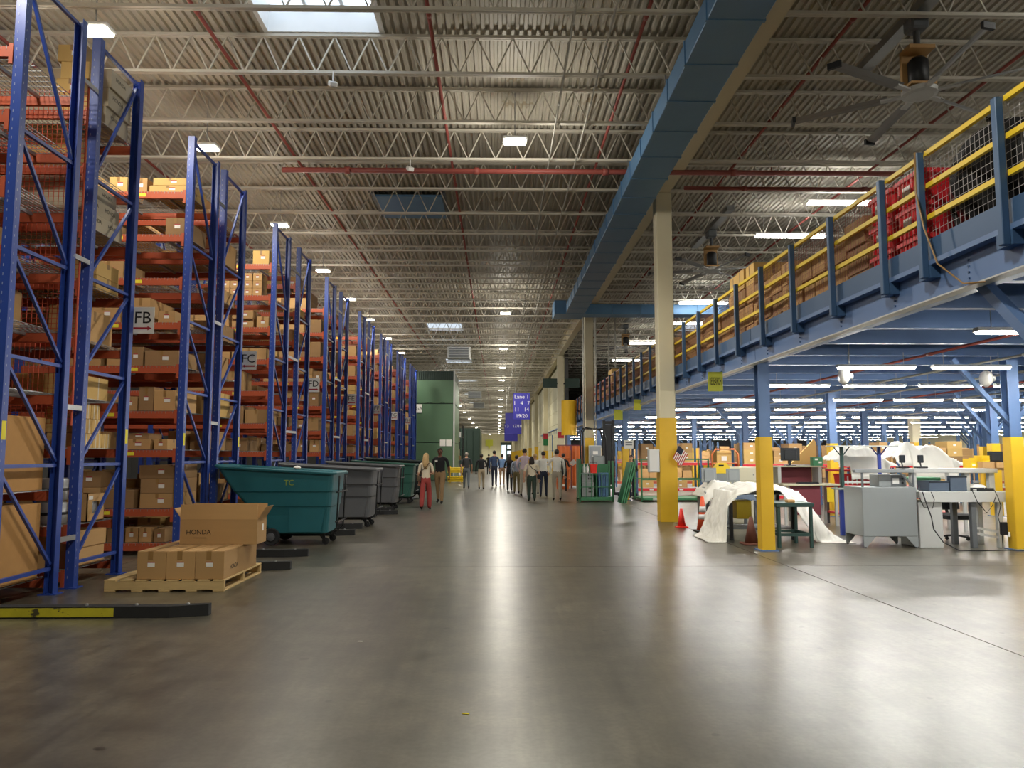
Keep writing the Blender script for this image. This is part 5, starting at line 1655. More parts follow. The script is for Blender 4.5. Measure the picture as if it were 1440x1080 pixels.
for k in range(2):
    part('knob', G().lathe([(0.018, 0.0), (0.018, -0.02), (0.01, -0.024)], (0.42, -0.008, 0.07 + 0.07 * k), 10, 'y'), 'black_metal', ct)

# grey packing desk
dk2 = thing('packing_desk', 'grey steel packing desk with an upper shelf at the right', 'desk', (7.39, 13.45, 0))
part('top', G().cbox((0, 0, 0.86), (1.6, 0.75, 0.98), 0.008), 'steel_light', dk2)
part('apron', G().box((0.02, -0.012, 0.8), (1.58, 0.0, 0.97)), 'steel_light', dk2)
part('upper_shelf', G().cbox((-0.02, 0.25, 1.3), (1.58, 0.72, 1.38), 0.008), 'steel_light', dk2)
for x in (0.03, 1.0, 1.45):
    part('shelf_post', G().cbox((x, 0.3, 0.981), (x + 0.1, 0.4, 1.3), 0.006), 'steel_light', dk2)
part('pedestal', G().cbox((0.0, 0.04, 0.0), (0.42, 0.7, 0.8), 0.01), 'steel_light', dk2)
for x, m in ((0.93, 'steel_dark'), (1.4, 'steel_light')):
    part('leg', G().cbox((x, 0.04, 0), (x + 0.09, 0.13, 0.86), 0.006), m, dk2)
    part('leg', G().cbox((x, 0.6, 0), (x + 0.09, 0.69, 0.86), 0.006), m, dk2)
for z in (0.2, 0.3):
    part('foot_bar', G().bar((1.02, 0.085, z + 0.05), (1.4, 0.085, z - 0.02), 0.03, 0.04), 'steel_light', dk2)
for i, (x, w, h) in enumerate(((0.28, 0.36, 0.18), (0.66, 0.3, 0.27))):
    t = thing('storage_box', 'dark blue-grey box on the packing desk, %s' % ('lower one at the left', 'taller one at the right')[i], 'box', (7.39 + x, 13.62, 0.982))
    part('body', G().cbox((0, 0, 0), (w, 0.11 if i else 0.4, h), 0.008), 'navy_box', t)
    part('lip', G().box((-0.003, -0.006, h - 0.03), (w + 0.003, 0.0, h - 0.01)), 'screen_dark', t)
t = thing('paper_tray', 'dark tray with small papers at the right end of the packing desk', 'tray', (8.45, 13.5, 0.982))
part('tray', G().box((0, 0, 0), (0.3, 0.2, 0.012)).box((0, 0, 0.012), (0.3, 0.012, 0.06)).box((0, 0.188, 0.012), (0.3, 0.2, 0.06)), 'screen_dark', t)
part('papers', G().box((0.03, 0.03, 0.013), (0.26, 0.17, 0.03)), 'paper', t)
# tablet stands on the upper shelf
for i, x in enumerate((7.28, 7.62)):
    t = thing('scanner_stand', 'black scanner on a stand on the upper shelf of the packing desk, %s' % ('left', 'right')[i], 'scanner', (x + 0.1, 13.95, 1.382))
    part('foot', G().cbox((-0.1, -0.06, 0), (0.1, 0.06, 0.03), 0.008), 'black_metal', t)
    part('neck', G().tube((0, 0, 0.03), (0.0, 0.02, 0.1), 0.012, 8), 'black_metal', t)
    part('head', G().cbox((-0.05, -0.02, 0.1), (0.05, 0.03, 0.24), 0.01), 'screen_dark', t)
# office chair
ch = thing('office_chair', 'black office chair pushed under the packing desk', 'chair', (8.62, 14.5, 0))
part('seat', G().loft([rrect(-0.2, 0.2, 0.2, 0.42, 0.08), rrect(-0.25, 0.25, 0.25, 0.45, 0.08), rrect(-0.25, 0.25, 0.25, 0.5, 0.08), rrect(-0.2, 0.2, 0.2, 0.53, 0.08)]), 'rubber', ch)
part('backrest', G().grid(lambda u, v: (-0.22 + 0.44 * u, 0.27 - 0.12 * (1 - abs(2 * u - 1) ** 2) * 0.4 + 0.08 * v, 0.58 + 0.3 * v), 8, 4), 'rubber', ch).modifiers.new('t', 'SOLIDIFY').thickness = 0.05
part('back_strut', G().bar((0, 0.22, 0.46), (0, 0.29, 0.68), 0.05, 0.02), 'black_metal', ch)
part('gas_lift', G().tube((0, 0, 0.1), (0, 0, 0.42), 0.03, 10), 'steel_dark', ch)
for k in range(5):
    a = 2 * PI * k / 5 + 0.3
    e = part('base_arm', G().bar((0.02 * math.cos(a), 0.02 * math.sin(a), 0.12), (0.3 * math.cos(a), 0.3 * math.sin(a), 0.085), 0.04, 0.03), 'black_metal', ch)
    part('caster', G().lathe([(0.005, -0.02), (0.03, -0.02), (0.034, 0.0), (0.03, 0.02), (0.005, 0.02)], (0.3 * math.cos(a), 0.3 * math.sin(a), 0.0345), 10, 'y'), 'black_metal', e)
# cables
cg = [(7.42, 13.4, 0.98), (7.45, 13.36, 0.8), (7.5, 13.3, 0.55), (7.5, 13.25, 0.35), (7.6, 13.15, 0.14), (7.8, 13.05, 0.015), (8.1, 13.0, 0.015), (8.5, 13.05, 0.015), (9.0, 13.0, 0.015), (9.5, 13.1, 0.015)]
tag(part('floor_cable', G().path(cg, 0.01, 6), 'black_metal', None, smooth=True), 'black cable looping from the packing desk across the floor', 'cable')
for i, pts in enumerate(([(7.36, 13.38, 1.1), (7.33, 13.36, 0.9), (7.4, 13.34, 0.72), (7.55, 13.34, 0.7), (7.6, 13.36, 0.85), (7.56, 13.38, 0.98)],
                         [(8.66, 13.36, 1.02), (8.7, 13.33, 0.9), (8.74, 13.32, 0.75), (8.68, 13.32, 0.55), (8.72, 13.3, 0.3), (8.72, 13.3, 0.02)],
                         [(8.3, 13.4, 1.0), (8.36, 13.36, 0.8), (8.5, 13.34, 0.62), (8.62, 13.36, 0.75), (8.7, 13.38, 0.9)])):
    tag(part('hanging_cable', G().path(pts, 0.007, 6), 'black_metal', None, smooth=True), 'black cable hanging in a loop off the packing desk, %s from the left' % NTH[i], 'cable')
t = thing('power_brick', 'black power supply hanging by its cable at the right of the packing desk', 'power supply', (8.72, 13.25, 0.36))
part('body', G().cbox((-0.06, -0.03, -0.11), (0.06, 0.03, 0.11), 0.012), 'black_metal', t)
part('plug', G().cbox((0.06, -0.02, -0.14), (0.1, 0.02, -0.06), 0.006), 'white_paint', t)

# ------------------------------------------------------------------ benches behind
cf = thing('file_cabinet', 'cream metal cabinet behind the draped bench', 'cabinet', (5.2, 18.0, 0))
part('body', G().cbox((0.2, 0.01, 0), (1.22, 0.6, 1.34), 0.012), 'cream_metal', cf)
part('side', G().cbox((0.0, 0.01, 0), (0.198, 0.6, 1.34), 0.012), 'steel_grey', cf)
for z0, z1 in ((0.05, 0.62), (0.65, 1.0), (1.02, 1.3)):
    d = part('drawer', G().cbox((0.23, -0.015, z0), (1.19, 0.01, z1), 0.006), 'cream_metal', cf)
    part('lock', G().lathe([(0.012, -0.015), (0.012, -0.025), (0.006, -0.027)], (0.78, 0, (z0 + z1) / 2), 8, 'y'), 'steel_dark', d)
bb = thing('work_bench', 'pale workbench with a raised shelf and red skirt behind the yellow post', 'bench', (6.45, 17.7, 0))
part('top', G().cbox((0.1, -0.05, 0.92), (1.42, 0.7, 0.96), 0.006), 'cream_metal', bb)
part('raised_shelf', G().cbox((0.0, 0.3, 1.34), (1.26, 0.75, 1.37), 0.006), 'cream_metal', bb)
for x in (0.12, 1.08):
    part('shelf_support', G().cbox((x, 0.32, 0.961), (x + 0.08, 0.7, 1.34), 0.006), 'steel_light', bb)
part('back_panel', G().box((0.2, 0.71, 0.961), (1.08, 0.73, 1.335)), 'maroon', bb)
part('skirt', G().box((0.3, 0.05, 0.25), (1.0, 0.07, 0.91)), 'maroon', bb)
for x in (0.14, 1.32):
    for y in (0.0, 0.62):
        part('leg', G().box((x, y, 0), (x + 0.06, y + 0.06, 0.92)), 'steel_light', bb)
part('yellow_tag', G().box((1.12, -0.03, 0.55), (1.28, -0.02, 0.88)), 'bin_yellow', bb)
t = thing('keyboard', 'black keyboard on the pale workbench', 'keyboard', (6.95, 17.75, 0.961))
part('body', G().cbox((0, 0, 0), (0.48, 0.16, 0.03), 0.006), 'screen_dark', t)
part('keys', G().box((0.02, 0.02, 0.03), (0.46, 0.14, 0.036)), 'black_metal', t)
def monitor(x, y, z, w, h, label, rz=0.0, m='screen_dark'):
    t = thing('monitor', label, 'monitor', (x, y, z), rz)
    part('foot', G().cbox((-0.12, -0.08, 0), (0.12, 0.08, 0.015), 0.004), m, t)
    part('neck', G().box((-0.025, -0.015, 0.015), (0.025, 0.015, 0.2)), m, t)
    part('case', G().cbox((-w / 2, -0.045, 0.12), (w / 2, -0.016, 0.12 + h), 0.008), m, t)
    part('back_cover', G().cbox((-w / 3, -0.07, 0.15), (w / 3, -0.0455, 0.08 + h), 0.01), m, t)
    return t
monitor(6.97, 18.3, 1.371, 0.46, 0.3, 'dark monitor seen from behind on the raised shelf of the pale workbench')
monitor(4.68, 17.1, 0.9, 0.34, 0.32, 'grey monitor back at the left on the sheeted bench', 0.1, 'steel_grey')
monitor(5.28, 17.3, 0.9, 0.3, 0.3, 'grey monitor back right of the yellow tape machine', -0.05, 'steel_grey')
t = thing('tape_machine', 'yellow tape machine between the grey monitors', 'machine', (5.0, 17.75, 1.2))
part('body', G().prism([(0, 0), (0.36, 0), (0.36, 0.14), (0.28, 0.24), (0.1, 0.24), (0.0, 0.1)], 'y', 0, 0.2), 'bin_yellow', t)
part('slot', G().box((0.1, -0.006, 0.16), (0.22, 0.0, 0.2)), 'black_metal', t)
part('stand', G().box((0.05, 0.02, -1.2), (0.31, 0.18, 0.0)), 'steel_grey', t)
# little flag on the column
fl_ = thing('hand_flag', 'small striped flag fixed to the right of the big column', 'flag', (4.5, 18.7, 1.15))
part('stick', G().tube((0.0, 0.1, 0.5), (-0.1, -0.05, 0.72), 0.006, 6), 'wood', fl_)
part('stick_clip', G().box((-0.12, 0.1, 0.46), (0.02, 0.14, 0.52)), 'black_metal', fl_)
D0, D1, D2 = Vector((-0.1, -0.06, 0.7)), Vector((0.22, 0.0, -0.2)), Vector((-0.16, 0.0, -0.3))
def fq(a0, a1, b0, b1):
    g = G()
    c = [D0 + D1 * a + D2 * b for a, b in ((a0, b0), (a1, b0), (a1, b1), (a0, b1))]
    off = Vector((0, 0.004, 0))
    return g.loft([[tuple(p) for p in c], [tuple(p + off) for p in c]])
for k in range(13):
    a0 = k / 13
    part('stripe', fq(a0, a0 + 1 / 13, 0.45 if k < 7 else 0.0, 1.0), 'print_red' if k % 2 == 0 else 'paper', fl_)
part('canton', fq(0, 7 / 13, 0, 0.45), 'cloth_navy', fl_)
# tall frame table
ftb = thing('frame_table', 'tall open frame with a pale top behind the grey cabinet', 'frame', (7.4, 16.8, 0))
part('top', G().cbox((0, 0, 1.8), (1.42, 0.5, 1.83), 0.006), 'steel_light', ftb)
for x in (0.22, 1.06):
    part('post', G().box((x, 0.2, 0), (x + 0.06, 0.26, 1.8)), 'table_green' if x < 1 else 'blue_post', ftb)
    for s in (-1, 1):
        part('strut', G().bar((x + 0.03, 0.23, 1.58), (x + 0.03 + s * 0.17, 0.23, 1.79), 0.02, 0.02), 'table_green' if x < 1 else 'blue_post', ftb)
for z in (0.1, 1.0):
    part('cross_bar', G().box((0.28, 0.21, z), (1.06, 0.25, z + 0.05)), 'steel_light', ftb)
# blue leg stand
bs = thing('blue_stand', 'short blue steel stand left of the grey cabinet', 'stand', (6.95, 15.6, 0))
for x in (0.0, 0.42):
    part('leg', G().cbox((x, 0, 0), (x + 0.08, 0.08, 0.92), 0.006), 'blue_post', bs)
part('cross_bar', G().box((0.08, 0.02, 0.28), (0.42, 0.06, 0.38)), 'blue_post', bs)
part('top_plate', G().box((-0.05, -0.05, 0.92), (0.55, 0.3, 0.95)), 'steel_grey', bs)
part('rear_leg', G().box((0.2, 0.2, 0), (0.26, 0.26, 0.92)), 'blue_post', bs)
# red shelf cart with draped goods
def red_cart(x0, x1, y, label):
    t = thing('shelf_cart', label, 'cart', (x0, y, 0))
    w = x1 - x0
    for z in (0.25, 0.85, 1.24):
        part('shelf_board', G().cbox((0, 0, z), (w, 0.8, z + 0.05), 0.006), 'bin_red', t)
    for x in (0.0, w - 0.05):
        for yy in (0.0, 0.75):
            part('post', G().box((x, yy, 0.0), (x + 0.05, yy + 0.05, 1.3)), 'steel_dark', t)
    return t
red_cart(7.9, 9.15, 17.7, 'red shelf cart under the left white-draped goods')
red_cart(9.25, 10.7, 17.9, 'red shelf cart under the right white-draped goods')
def drape(x0, x1, y, z0, peaks, label, seed):
    def f(u, v):
        x = x0 + (x1 - x0) * u
        top = peaks[0] * math.exp(-((u - 0.22) / 0.2) ** 2) + peaks[1] * math.exp(-((u - 0.62) / 0.24) ** 2)
        e = min(1.0, v / 0.3)
        z = z0 + (0.02 + top) * (1 - (1 - e) ** 2) - (0.3 * (1 - e) if 0.2 < u < 0.85 else 0)
        return (x + fold(u, v, 0.03, seed), y - 0.06 + 0.9 * v - 0.06 * (1 - e), z + fold(u, v, 0.05, seed + 1) * (0.4 + e))
    o = part('plastic_sheet', G().grid(f, 44, 26), 'cloth_plastic', None, smooth=True)
    o.modifiers.new('thickness', 'SOLIDIFY').thickness = 0.006
    return tag(o, label, 'plastic sheet')
drape(7.8, 9.15, 17.6, 1.36, (0.35, 0.42), 'white plastic sheet over the left red cart behind the grey cabinet', 2.0)
drape(9.3, 10.9, 17.8, 1.36, (0.5, 0.42), 'white plastic sheet humped over the right red cart', 5.0)
for i, (x, w) in enumerate(((8.02, 0.5), (8.6, 0.4))):
    t = thing('red_crate', 'red crate on the middle shelf of the left red cart, %s' % ('left', 'right')[i], 'crate', (x, 17.75, 0.902))
    part('tub', G().loft([rrect(0, w, 0.25, 0, 0.03), rrect(-0.02, w + 0.02, 0.27, 0.24, 0.03), rrect(-0.03, w + 0.03, 0.28, 0.25, 0.03), rrect(-0.03, w + 0.03, 0.28, 0.28, 0.03)]), 'bin_red', t, (0, 0.28, 0))
    for k in range(4):
        part('slat', G().box((0.06 + k * w / 4.6, -0.012, 0.04), (0.09 + k * w / 4.6, 0.004, 0.24)), 'paper', t)
# wooden topped bench with yellow bins
wb2 = thing('work_bench', 'wooden-topped bench carrying yellow bins at the right edge', 'bench', (9.9, 16.3, 0))
part('top', G().cbox((0, 0, 1.3), (1.5, 0.7, 1.34), 0.006), 'wood_top', wb2)
for x in (0.02, 1.42):
    for y in (0.02, 0.62):
        part('leg', G().box((x, y, 0), (x + 0.06, y + 0.06, 1.3)), 'steel_light', wb2)
part('shelf_board', G().cbox((0.08, 0.05, 0.7), (1.42, 0.65, 0.73), 0.006), 'steel_light', wb2)
for i, (x, w, h, m) in enumerate(((0.33, 0.11, 0.2, 'bin_yellow'), (0.46, 0.1, 0.22, 'bin_yellow'), (0.58, 0.16, 0.27, 'bin_yellow'))):
    t = thing('parts_bin', 'yellow parts bin on the wooden-topped bench, %s of three' % ('left', 'middle', 'right')[i], 'bin', (9.9 + x, 16.5, 1.342))
    part('tub', G().box((0, 0, 0), (w, 0.3, 0.012)).box((0, 0, 0.012), (0.01, 0.3, h)).box((w - 0.01, 0, 0.012), (w, 0.3, h)).box((0.01, 0.29, 0.012), (w - 0.01, 0.3, h)).box((0.01, 0, 0.012), (w - 0.01, 0.01, h * 0.6)), m, t)
    part('label', G().box((w * 0.2, -0.003, h * 0.2), (w * 0.8, 0.0, h * 0.42)), 'paper', t)
for i, (x, w, h) in enumerate(((0.42, 0.26, 0.14), (0.72, 0.24, 0.12), (1.2, 0.2, 0.16))):
    o = put('cardboard_carton', carton_mesh('cardboard', w, 0.18, h), None, (9.9 + x, 16.25, 1.342))
    tag(o, 'small carton on the wooden-topped bench, %s of three' % ('left', 'middle', 'right')[i], 'carton', 'small cartons on the wooden bench')
monitor(10.95, 16.82, 1.342, 0.34, 0.24, 'monitor on the wooden-topped bench')
t = thing('white_bag', 'bulging white bag on the shelf below the wooden bench top', 'bag', (10.35, 16.55, 0.732))
part('bag', G().lathe([(0.05, 0.0), (0.17, 0.02), (0.2, 0.12), (0.15, 0.24), (0.05, 0.28), (0.07, 0.34)], (0, 0, 0), 12), 'paper', t, smooth=True)
part('tie', G().lathe([(0.052, 0.275), (0.058, 0.285), (0.052, 0.295)], (0, 0, 0), 10), 'black_metal', t)
gts = thing('green_tray', 'green tray table behind the packing desk', 'table', (7.9, 15.2, 0))
part('top', G().cbox((0, 0, 1.12), (0.9, 0.5, 1.18), 0.008), 'cart_green', gts)
for x in (0.02, 0.82):
    for y in (0.02, 0.42):
        part('leg', G().box((x, y, 0), (x + 0.05, y + 0.05, 1.12)), 'steel_light', gts)

# ------------------------------------------------------------------ storage racks farther under the mezzanine
rs = random.Random(21)
BOXN = [0]
def low_rack(x0, y, bays, label, fine=True, ztop=1.32):
    t = thing('low_rack', label, 'storage rack', (x0, y, 0), 0, 'low storage racks under the mezzanine')
    bw = 2.6
    for b in range(bays + 1):
        for yy in (0.0, 0.9):
            part('post', G().box((b * bw - 0.04, yy, 0), (b * bw + 0.04, yy + 0.07, 2.3)), 'post_blue', t)
    for z in (0.3, ztop):
        for b in range(bays):
            part('beam', G().box((b * bw + 0.04, 0.0, z - 0.11), (b * bw + bw - 0.04, 0.05, z)), 'bin_red' if fine else 'beam_orange', t)
            part('beam', G().box((b * bw + 0.04, 0.9, z - 0.11), (b * bw + bw - 0.04, 0.95, z)), 'bin_red' if fine else 'beam_orange', t)
            part('shelf_board', G().box((b * bw + 0.05, 0.0, z), (b * bw + bw - 0.05, 0.95, z + 0.015)), 'steel_light', t)
            if fine:
                for k in range(2):
                    part('shelf_tag', G().box((b * bw + 0.5 + k * 1.2, -0.004, z - 0.09), (b * bw + 0.66 + k * 1.2, 0.0, z - 0.03)), 'paper', t)
    g = G()
    for z, room in ((0.316, 0.8), (ztop + 0.016, 0.85)):
        x = 0.1
        while x < bays * bw - 0.5:
            w = rs.uniform(0.3, 0.6)
            if abs((x + w / 2) % bw) < 0.35 or abs((x + w / 2) % bw - bw) < 0.35:
                x += 0.1
                continue
            if rs.random() < 0.82:
                n = rs.choice((1, 2, 2, 3))
                h = rs.uniform(0.18, room / n * 0.9)
                for k in range(n):
                    if fine:
                        m = rs.choice(('cardboard', 'cardboard_yellow', 'cardboard', 'cardboard_dark'))
                        o = put('storage_carton', carton_mesh(m, w - 0.04, 0.7, h), None, (x0 + x, y + 0.06, z + k * (h + 0.002)))
                        put('label', sticker(0.1, 0.06, 'paper'), o, ((w - 0.04) / 2, -0.001, h / 2))
                        tag(o, 'carton on the %s shelf of the %s' % ('lower' if z < 1 else 'upper', label), 'carton', 'cartons on the %s, %s shelf' % (label, 'lower' if z < 1 else 'upper'))
                    else:
                        g.cbox((x0 + x, y + 0.06, z + k * (h + 0.002)), (x0 + x + w - 0.04, y + 0.8, z + k * (h + 0.002) + h), 0.006)
            x += w
    if not fine:
        stuff(tag(part('storage_cartons', g, 'cardboard'), 'cartons filling the %s' % label, 'cartons'))
low_rack(8.0, 25.2, 3, 'red-beamed storage rack nearest behind the benches')
low_rack(5.6, 31.0, 3, 'red-beamed storage rack behind the green platform')
low_rack(14.6, 31.0, 3, 'storage rack right of the cream and yellow column', False)
low_rack(6.0, 39.0, 5, 'long storage rack deep under the mezzanine, nearer one', False)
low_rack(20.0, 39.0, 4, 'storage rack deep at the right under the mezzanine', False)
low_rack(6.0, 51.0, 10, 'long storage rack deep under the mezzanine, middle one', False)
low_rack(6.0, 61.0, 11, 'long storage rack deep under the mezzanine, farthest one', False)
# tilted flat cartons and the green box on the bench rack
t = tag(part('flat_carton', G().prism([(0, 0), (0.62, 0.62), (0.66, 0.55), (0.66, 0.0)], 'y', 0, 0.06), 'cardboard_yellow', None, (7.2, 18.9, 1.39)), 'large tilted flat carton leaning behind the pale workbench', 'carton')
fs_ = thing('flat_carton_stand', 'grey trestle holding the tilted flat carton', 'trestle', (7.15, 18.8, 0))
part('top', G().cbox((0, 0, 1.33), (0.8, 0.4, 1.385), 0.006), 'steel_grey', fs_)
for x in (0.02, 0.72):
    part('leg', G().box((x, 0.15, 0), (x + 0.06, 0.22, 1.33)), 'steel_grey', fs_)
t = thing('green_box', 'small green box with white marks on the pale workbench shelf', 'box', (7.42, 18.05, 1.371))
part('body', G().cbox((0, 0, 0), (0.24, 0.16, 0.2), 0.006), 'cart_green', t)
for k, (a, b) in enumerate(((0.05, 0.13), (0.14, 0.06))):
    part('mark', G().box((a, -0.003, b), (a + 0.07, 0.0, b + 0.04)), 'paper', t)
t = thing('hand_truck', 'orange tube-framed trolley with a yellow carton behind the cream cabinet', 'trolley', (5.75, 20.6, 0))
part('frame', G().path([(0, 0, 0.1), (0, 0, 1.65), (0.1, 0, 1.78), (0.6, 0, 1.78), (0.7, 0, 1.65), (0.7, 0, 0.1)], 0.025, 8), 'orange_sheet', t, smooth=True)
part('deck', G().box((-0.03, -0.1, 0.12), (0.73, 0.7, 0.17)), 'steel_dark', t)
for x in (0.05, 0.65):
    for y in (0.0, 0.6):
        part('wheel', G().lathe([(0.01, -0.02), (0.05, -0.02), (0.055, 0.0), (0.05, 0.02), (0.01, 0.02)], (x, y, 0.056), 10, 'y'), 'rubber', t)
part('cross_bar', G().tube((0.0, 0.0, 1.4), (0.7, 0.0, 1.4), 0.018, 8), 'orange_sheet', t)
t = thing('yellow_carton', 'yellow carton with a white label on the orange trolley', 'carton', (5.9, 20.72, 0.171))
part('stack', carton_mesh('cardboard_yellow', 0.42, 0.4, 1.2), None, t)
part('carton', carton_mesh('cardboard_yellow', 0.4, 0.38, 0.36), None, t, (0.01, 0.0, 1.202))
part('label', G().box((0.14, -0.004, 1.3), (0.28, -0.001, 1.42)), 'paper', t)

# ================================================================== ON THE MEZZANINE
DZ = 3.681
# drum fans wrapped in black
for i, y in enumerate((6.35, 7.45)):
    t = thing('drum_fan', 'big round black drum fan behind the mezzanine rail, %s' % ('nearer', 'farther')[i], 'drum fan', (5.2, y, DZ), -0.5)
    part('drum', G().lathe([(0.5, -0.25), (0.56, -0.22), (0.56, 0.22), (0.5, 0.25), (0.42, 0.25), (0.42, -0.2), (0.5, -0.25)], (0, 0, 0.72), 28, 'y'), 'black_wrap', t)
    part('motor', G().lathe([(0.02, -0.1), (0.13, -0.1), (0.15, -0.05), (0.15, 0.1), (0.05, 0.16)], (0, 0, 0.72), 14, 'y'), 'black_metal', t)
    for k in range(5):
        a = 2 * PI * k / 5
        part('blade', G().bar((0.14 * math.cos(a), 0, 0.72 + 0.14 * math.sin(a)), (0.41 * math.cos(a), 0, 0.72 + 0.41 * math.sin(a)), 0.03, 0.16, (math.sin(a), 0.5, -math.cos(a))), 'fan_metal', t)
    for k in range(3):
        part('guard_ring', G().path([((0.17 + 0.13 * k) * math.cos(a), -0.24, 0.72 + (0.17 + 0.13 * k) * math.sin(a)) for a in [2 * PI * j / 24 for j in range(24)]], 0.008, 5, True), 'black_metal', t)
    for s in (-1, 1):
        part('stand_leg', G().bar((s * 0.42, 0, 0.02), (s * 0.54, 0, 0.5), 0.05, 0.05), 'black_metal', t)
        part('stand_foot', G().box((s * 0.42 - 0.05, -0.3, 0.0), (s * 0.42 + 0.05, 0.3, 0.05)), 'black_metal', t)
# red crates
for i, (y, k) in enumerate(((8.4, 0), (8.4, 1), (8.4, 2), (9.03, 0), (9.03, 1), (9.03, 2))):
    t = thing('red_crate', 'red plastic crate behind the mezzanine rail, %s of the %s stack' % (('bottom', 'middle', 'top')[k], ('near', 'far')[i > 2]), 'crate', (5.05, y, DZ + 0.365 * k), 0, 'red crates on the mezzanine')
    part('tub', G().loft([rrect(-0.36, 0.36, 0.24, 0.0, 0.04), rrect(-0.39, 0.39, 0.27, 0.3, 0.04), rrect(-0.42, 0.42, 0.3, 0.31, 0.04), rrect(-0.42, 0.42, 0.3, 0.36, 0.04), rrect(-0.37, 0.37, 0.25, 0.35, 0.04), rrect(-0.34, 0.34, 0.22, 0.02, 0.04)]), 'bin_red', t)
    for j in range(5):
        part('rib', G().box((-0.412, -0.2 + 0.09 * j, 0.03), (-0.385, -0.17 + 0.09 * j, 0.3)), 'bin_red', t)
    part('label', G().box((-0.424, -0.08, 0.12), (-0.4135, 0.08, 0.24)), 'clear_wrap', t)
# stacked cartons along the rail
rs = random.Random(5)
y = 9.6
stack = 0
while y < 45:
    w = rs.choice((0.42, 0.5, 0.6))
    tall = 13.6 < y < 15.2 or 31 < y < 32.5
    n = 3 if not tall else 4
    h = rs.choice((0.3, 0.34, 0.36)) if not tall else 0.38
    zone = 'nearest' if y < 13.25 else 'tall' if tall else 'middle' if y < 20.5 else 'farther' if y < 31 else 'farthest'
    if y > 20:
        w *= 1.5
    if rs.random() < 0.9 or tall:
        for k in range(n):
            m = 'cardboard_yellow' if tall and k == n - 1 else rs.choice(('cardboard', 'cardboard', 'cardboard_dark'))
            o = put('stored_carton', carton_mesh(m, 0.75, round(w - 0.04, 2), h), None, (4.72 + rs.uniform(0, 0.05), y, DZ + k * (h + 0.002)))
            tag(o, 'brown carton in %s layer of the %s cartons stacked along the mezzanine rail' % (('the bottom', 'the second', 'the third', 'the raised top')[k], zone), 'carton', 'cartons along the mezzanine rail, %s, layer %d' % (zone, k + 1))
            put('tape', sticker(0.05, h * 0.5, 'tape'), o, (-0.0008, w / 2, h * 0.7), (0, 0, -PI / 2))
            put('tape', sticker(0.06, h * 0.5, 'tape'), o, (0.375, -0.0008, h * 0.7))
    else:
        y += 0.4
    y += w
# pole and cable by the rail
tag(part('rail_cable', G().path([(4.31, 7.62, 4.74), (4.29, 7.6, 4.3), (4.3, 7.5, 3.9), (4.33, 7.35, 3.5), (4.36, 7.0, 3.22), (4.37, 6.7, 3.17)], 0.009, 6), 'tape', None, smooth=True), 'tan cable hanging down the mezzanine edge from a rail post', 'cable')
t = thing('reel_pole', 'white pole standing among the red crates on the mezzanine', 'pole', (4.6, 8.03, DZ))
part('pole', G().tube((0, 0, 0.01), (0, 0, 1.15), 0.018, 8), 'white_paint', t)
part('foot', G().lathe([(0.06, 0.0), (0.06, 0.01), (0.02, 0.02)], (0, 0, 0), 12), 'white_paint', t)

# ================================================================== CEILING FANS
def big_fan(x, y, z, a0, label, R=1.95):
    t = thing('ceiling_fan', label, 'ceiling fan', (x, y, z), 0, 'large six-bladed ceiling fans')
    part('hub', G().lathe([(0.05, -0.05), (0.2, -0.05), (0.26, -0.03), (0.26, 0.04), (0.16, 0.09)], (0, 0, 0), 18), 'fan_metal', t)
    part('motor', G().lathe([(0.13, 0.14), (0.15, 0.16), (0.15, 0.5), (0.1, 0.56)], (0, 0, 0), 16), 'black_metal', t, smooth=True)
    part('motor_cage', G().box((-0.2, 0.1, 0.09), (0.2, 0.16, 0.72)).box((-0.2, -0.15, 0.66), (0.2, 0.1, 0.72)).box((-0.2, -0.15, 0.09), (0.2, 0.1, 0.13)), 'fan_tan', t)
    part('down_rod', G().tube((0, 0, 0.72), (0, 0, 1.05), 0.05, 10), 'steel_dark', t)
    part('mount', G().cbox((-0.14, -0.14, 1.0), (0.14, 0.14, 1.22), 0.03), 'steel_dark', t)
    part('support_beam', G().box((-0.1, -2.0, 1.22), (0.1, 2.0, 1.36)), 'galv', t)
    for k in range(6):
        a = math.radians(a0 + 60 * k)
        d = Vector((math.cos(a), math.sin(a), 0))
        part('blade_arm', G().bar(d * 0.2, d * 0.55, 0.09, 0.03), 'fan_metal', t)
        rings = []
        sd = Vector((-d.y, d.x, 0))
        for q in (0.45, R * 0.6, R - 0.1):
            c = d * q
            rings.append([tuple(c + sd * 0.075 + Vector((0, 0, 0.03))), tuple(c + sd * 0.0 + Vector((0, 0, 0.035))), tuple(c - sd * 0.075 + Vector((0, 0, -0.02))), tuple(c - sd * 0.0 + Vector((0, 0, -0.005)))])
        part('blade', G().loft(rings), 'fan_blade', t)
        c = d * (R - 0.1)
        part('winglet', G().bar(c + sd * 0.09, c - sd * 0.09 + d * 0.06, 0.05, 0.09), 'black_metal', t)
    return t
big_fan(6.52, 11.31, 7.2, 26, 'large six-bladed ceiling fan nearest the camera at the upper right')
big_fan(6.48, 22.74, 7.2, 45, 'large six-bladed ceiling fan second from the camera over the mezzanine')
big_fan(6.67, 39.6, 7.2, 20, 'small-looking far ceiling fan over the mezzanine')
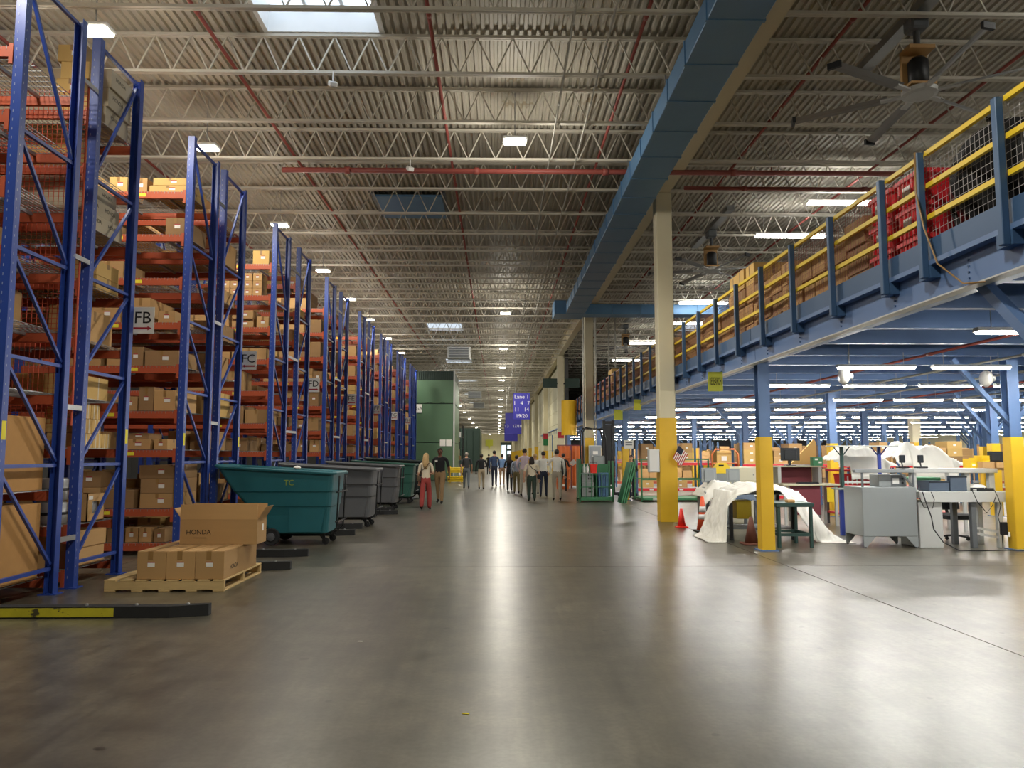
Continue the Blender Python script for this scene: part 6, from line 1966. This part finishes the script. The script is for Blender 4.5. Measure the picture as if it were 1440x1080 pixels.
# small fans under the mezzanine
for i, (x, y) in enumerate(((5.75, 12.6), (8.0, 9.8), (8.4, 13.0))):
    t = thing('hanging_fan', 'small wire-cage fan hung under the mezzanine, %s of three' % ('left', 'middle', 'right')[i], 'fan', (x, y, 3.05))
    part('cage', G().lathe([(0.02, -0.06), (0.12, -0.05), (0.15, 0.0), (0.12, 0.05), (0.02, 0.06)], (0, 0, -0.12), 14, 'x'), 'clear_wrap', t, smooth=True)
    part('motor', G().lathe([(0.02, 0.06), (0.05, 0.07), (0.05, 0.14), (0.02, 0.15)], (0, 0, -0.12), 10, 'x'), 'steel_light', t)
    part('rod', G().tube((0.1, 0, -0.12), (0.1, 0, 0.54), 0.01, 6), 'galv', t)
for i, (x, y) in enumerate(((5.62, 36.4), (5.62, 38.6))):
    t = thing('conduit_drop', 'grey vertical conduit dropping from the roof to the mezzanine, %s one' % ('nearer', 'farther')[i], 'conduit', (x, y, 4.85))
    part('pipe_run', G().tube((0, 0, 0), (0, 0, 3.5), 0.035, 8), 'conduit', t, smooth=True)
    part('junction_box', G().cbox((-0.07, -0.06, -0.1), (0.07, 0.06, 0.08), 0.01), 'steel_light', t)
# camera-like box hung from a joist
for i, (x, y, z) in enumerate(((-2.9, 12.97, 8.1), (-2.0, 16.95, 8.1))):
    t = thing('roof_camera', 'small white box camera hung from a roof joist, %s' % ('nearer one', 'farther one by the red main')[i], 'camera', (x, y, z))
    part('body', G().cbox((-0.07, -0.1, -0.05), (0.07, 0.1, 0.04), 0.015), 'white_paint', t, rot=(0.5, 0, 0.4))
    part('bracket', G().tube((0, 0, 0.02), (0, 0, 0.22), 0.012, 6), 'white_paint', t)
# debris on the floor
for i, (x, y, m) in enumerate(((-0.2, 5.0, 'paper_yellow'), (-1.2, 6.9, 'paper'))):
    tag(part('paper_scrap', G().prism([(-0.02, 0.0), (0.02, -0.008), (0.025, 0.006), (0.0, 0.012), (-0.018, 0.01)], 'z', 0.001, 0.005), m, None, (x, y, 0)), '%s scrap of paper lying on the aisle floor' % ('tiny yellow', 'tiny white')[i], 'paper')
bpy.data.scenes.remove(TMP)
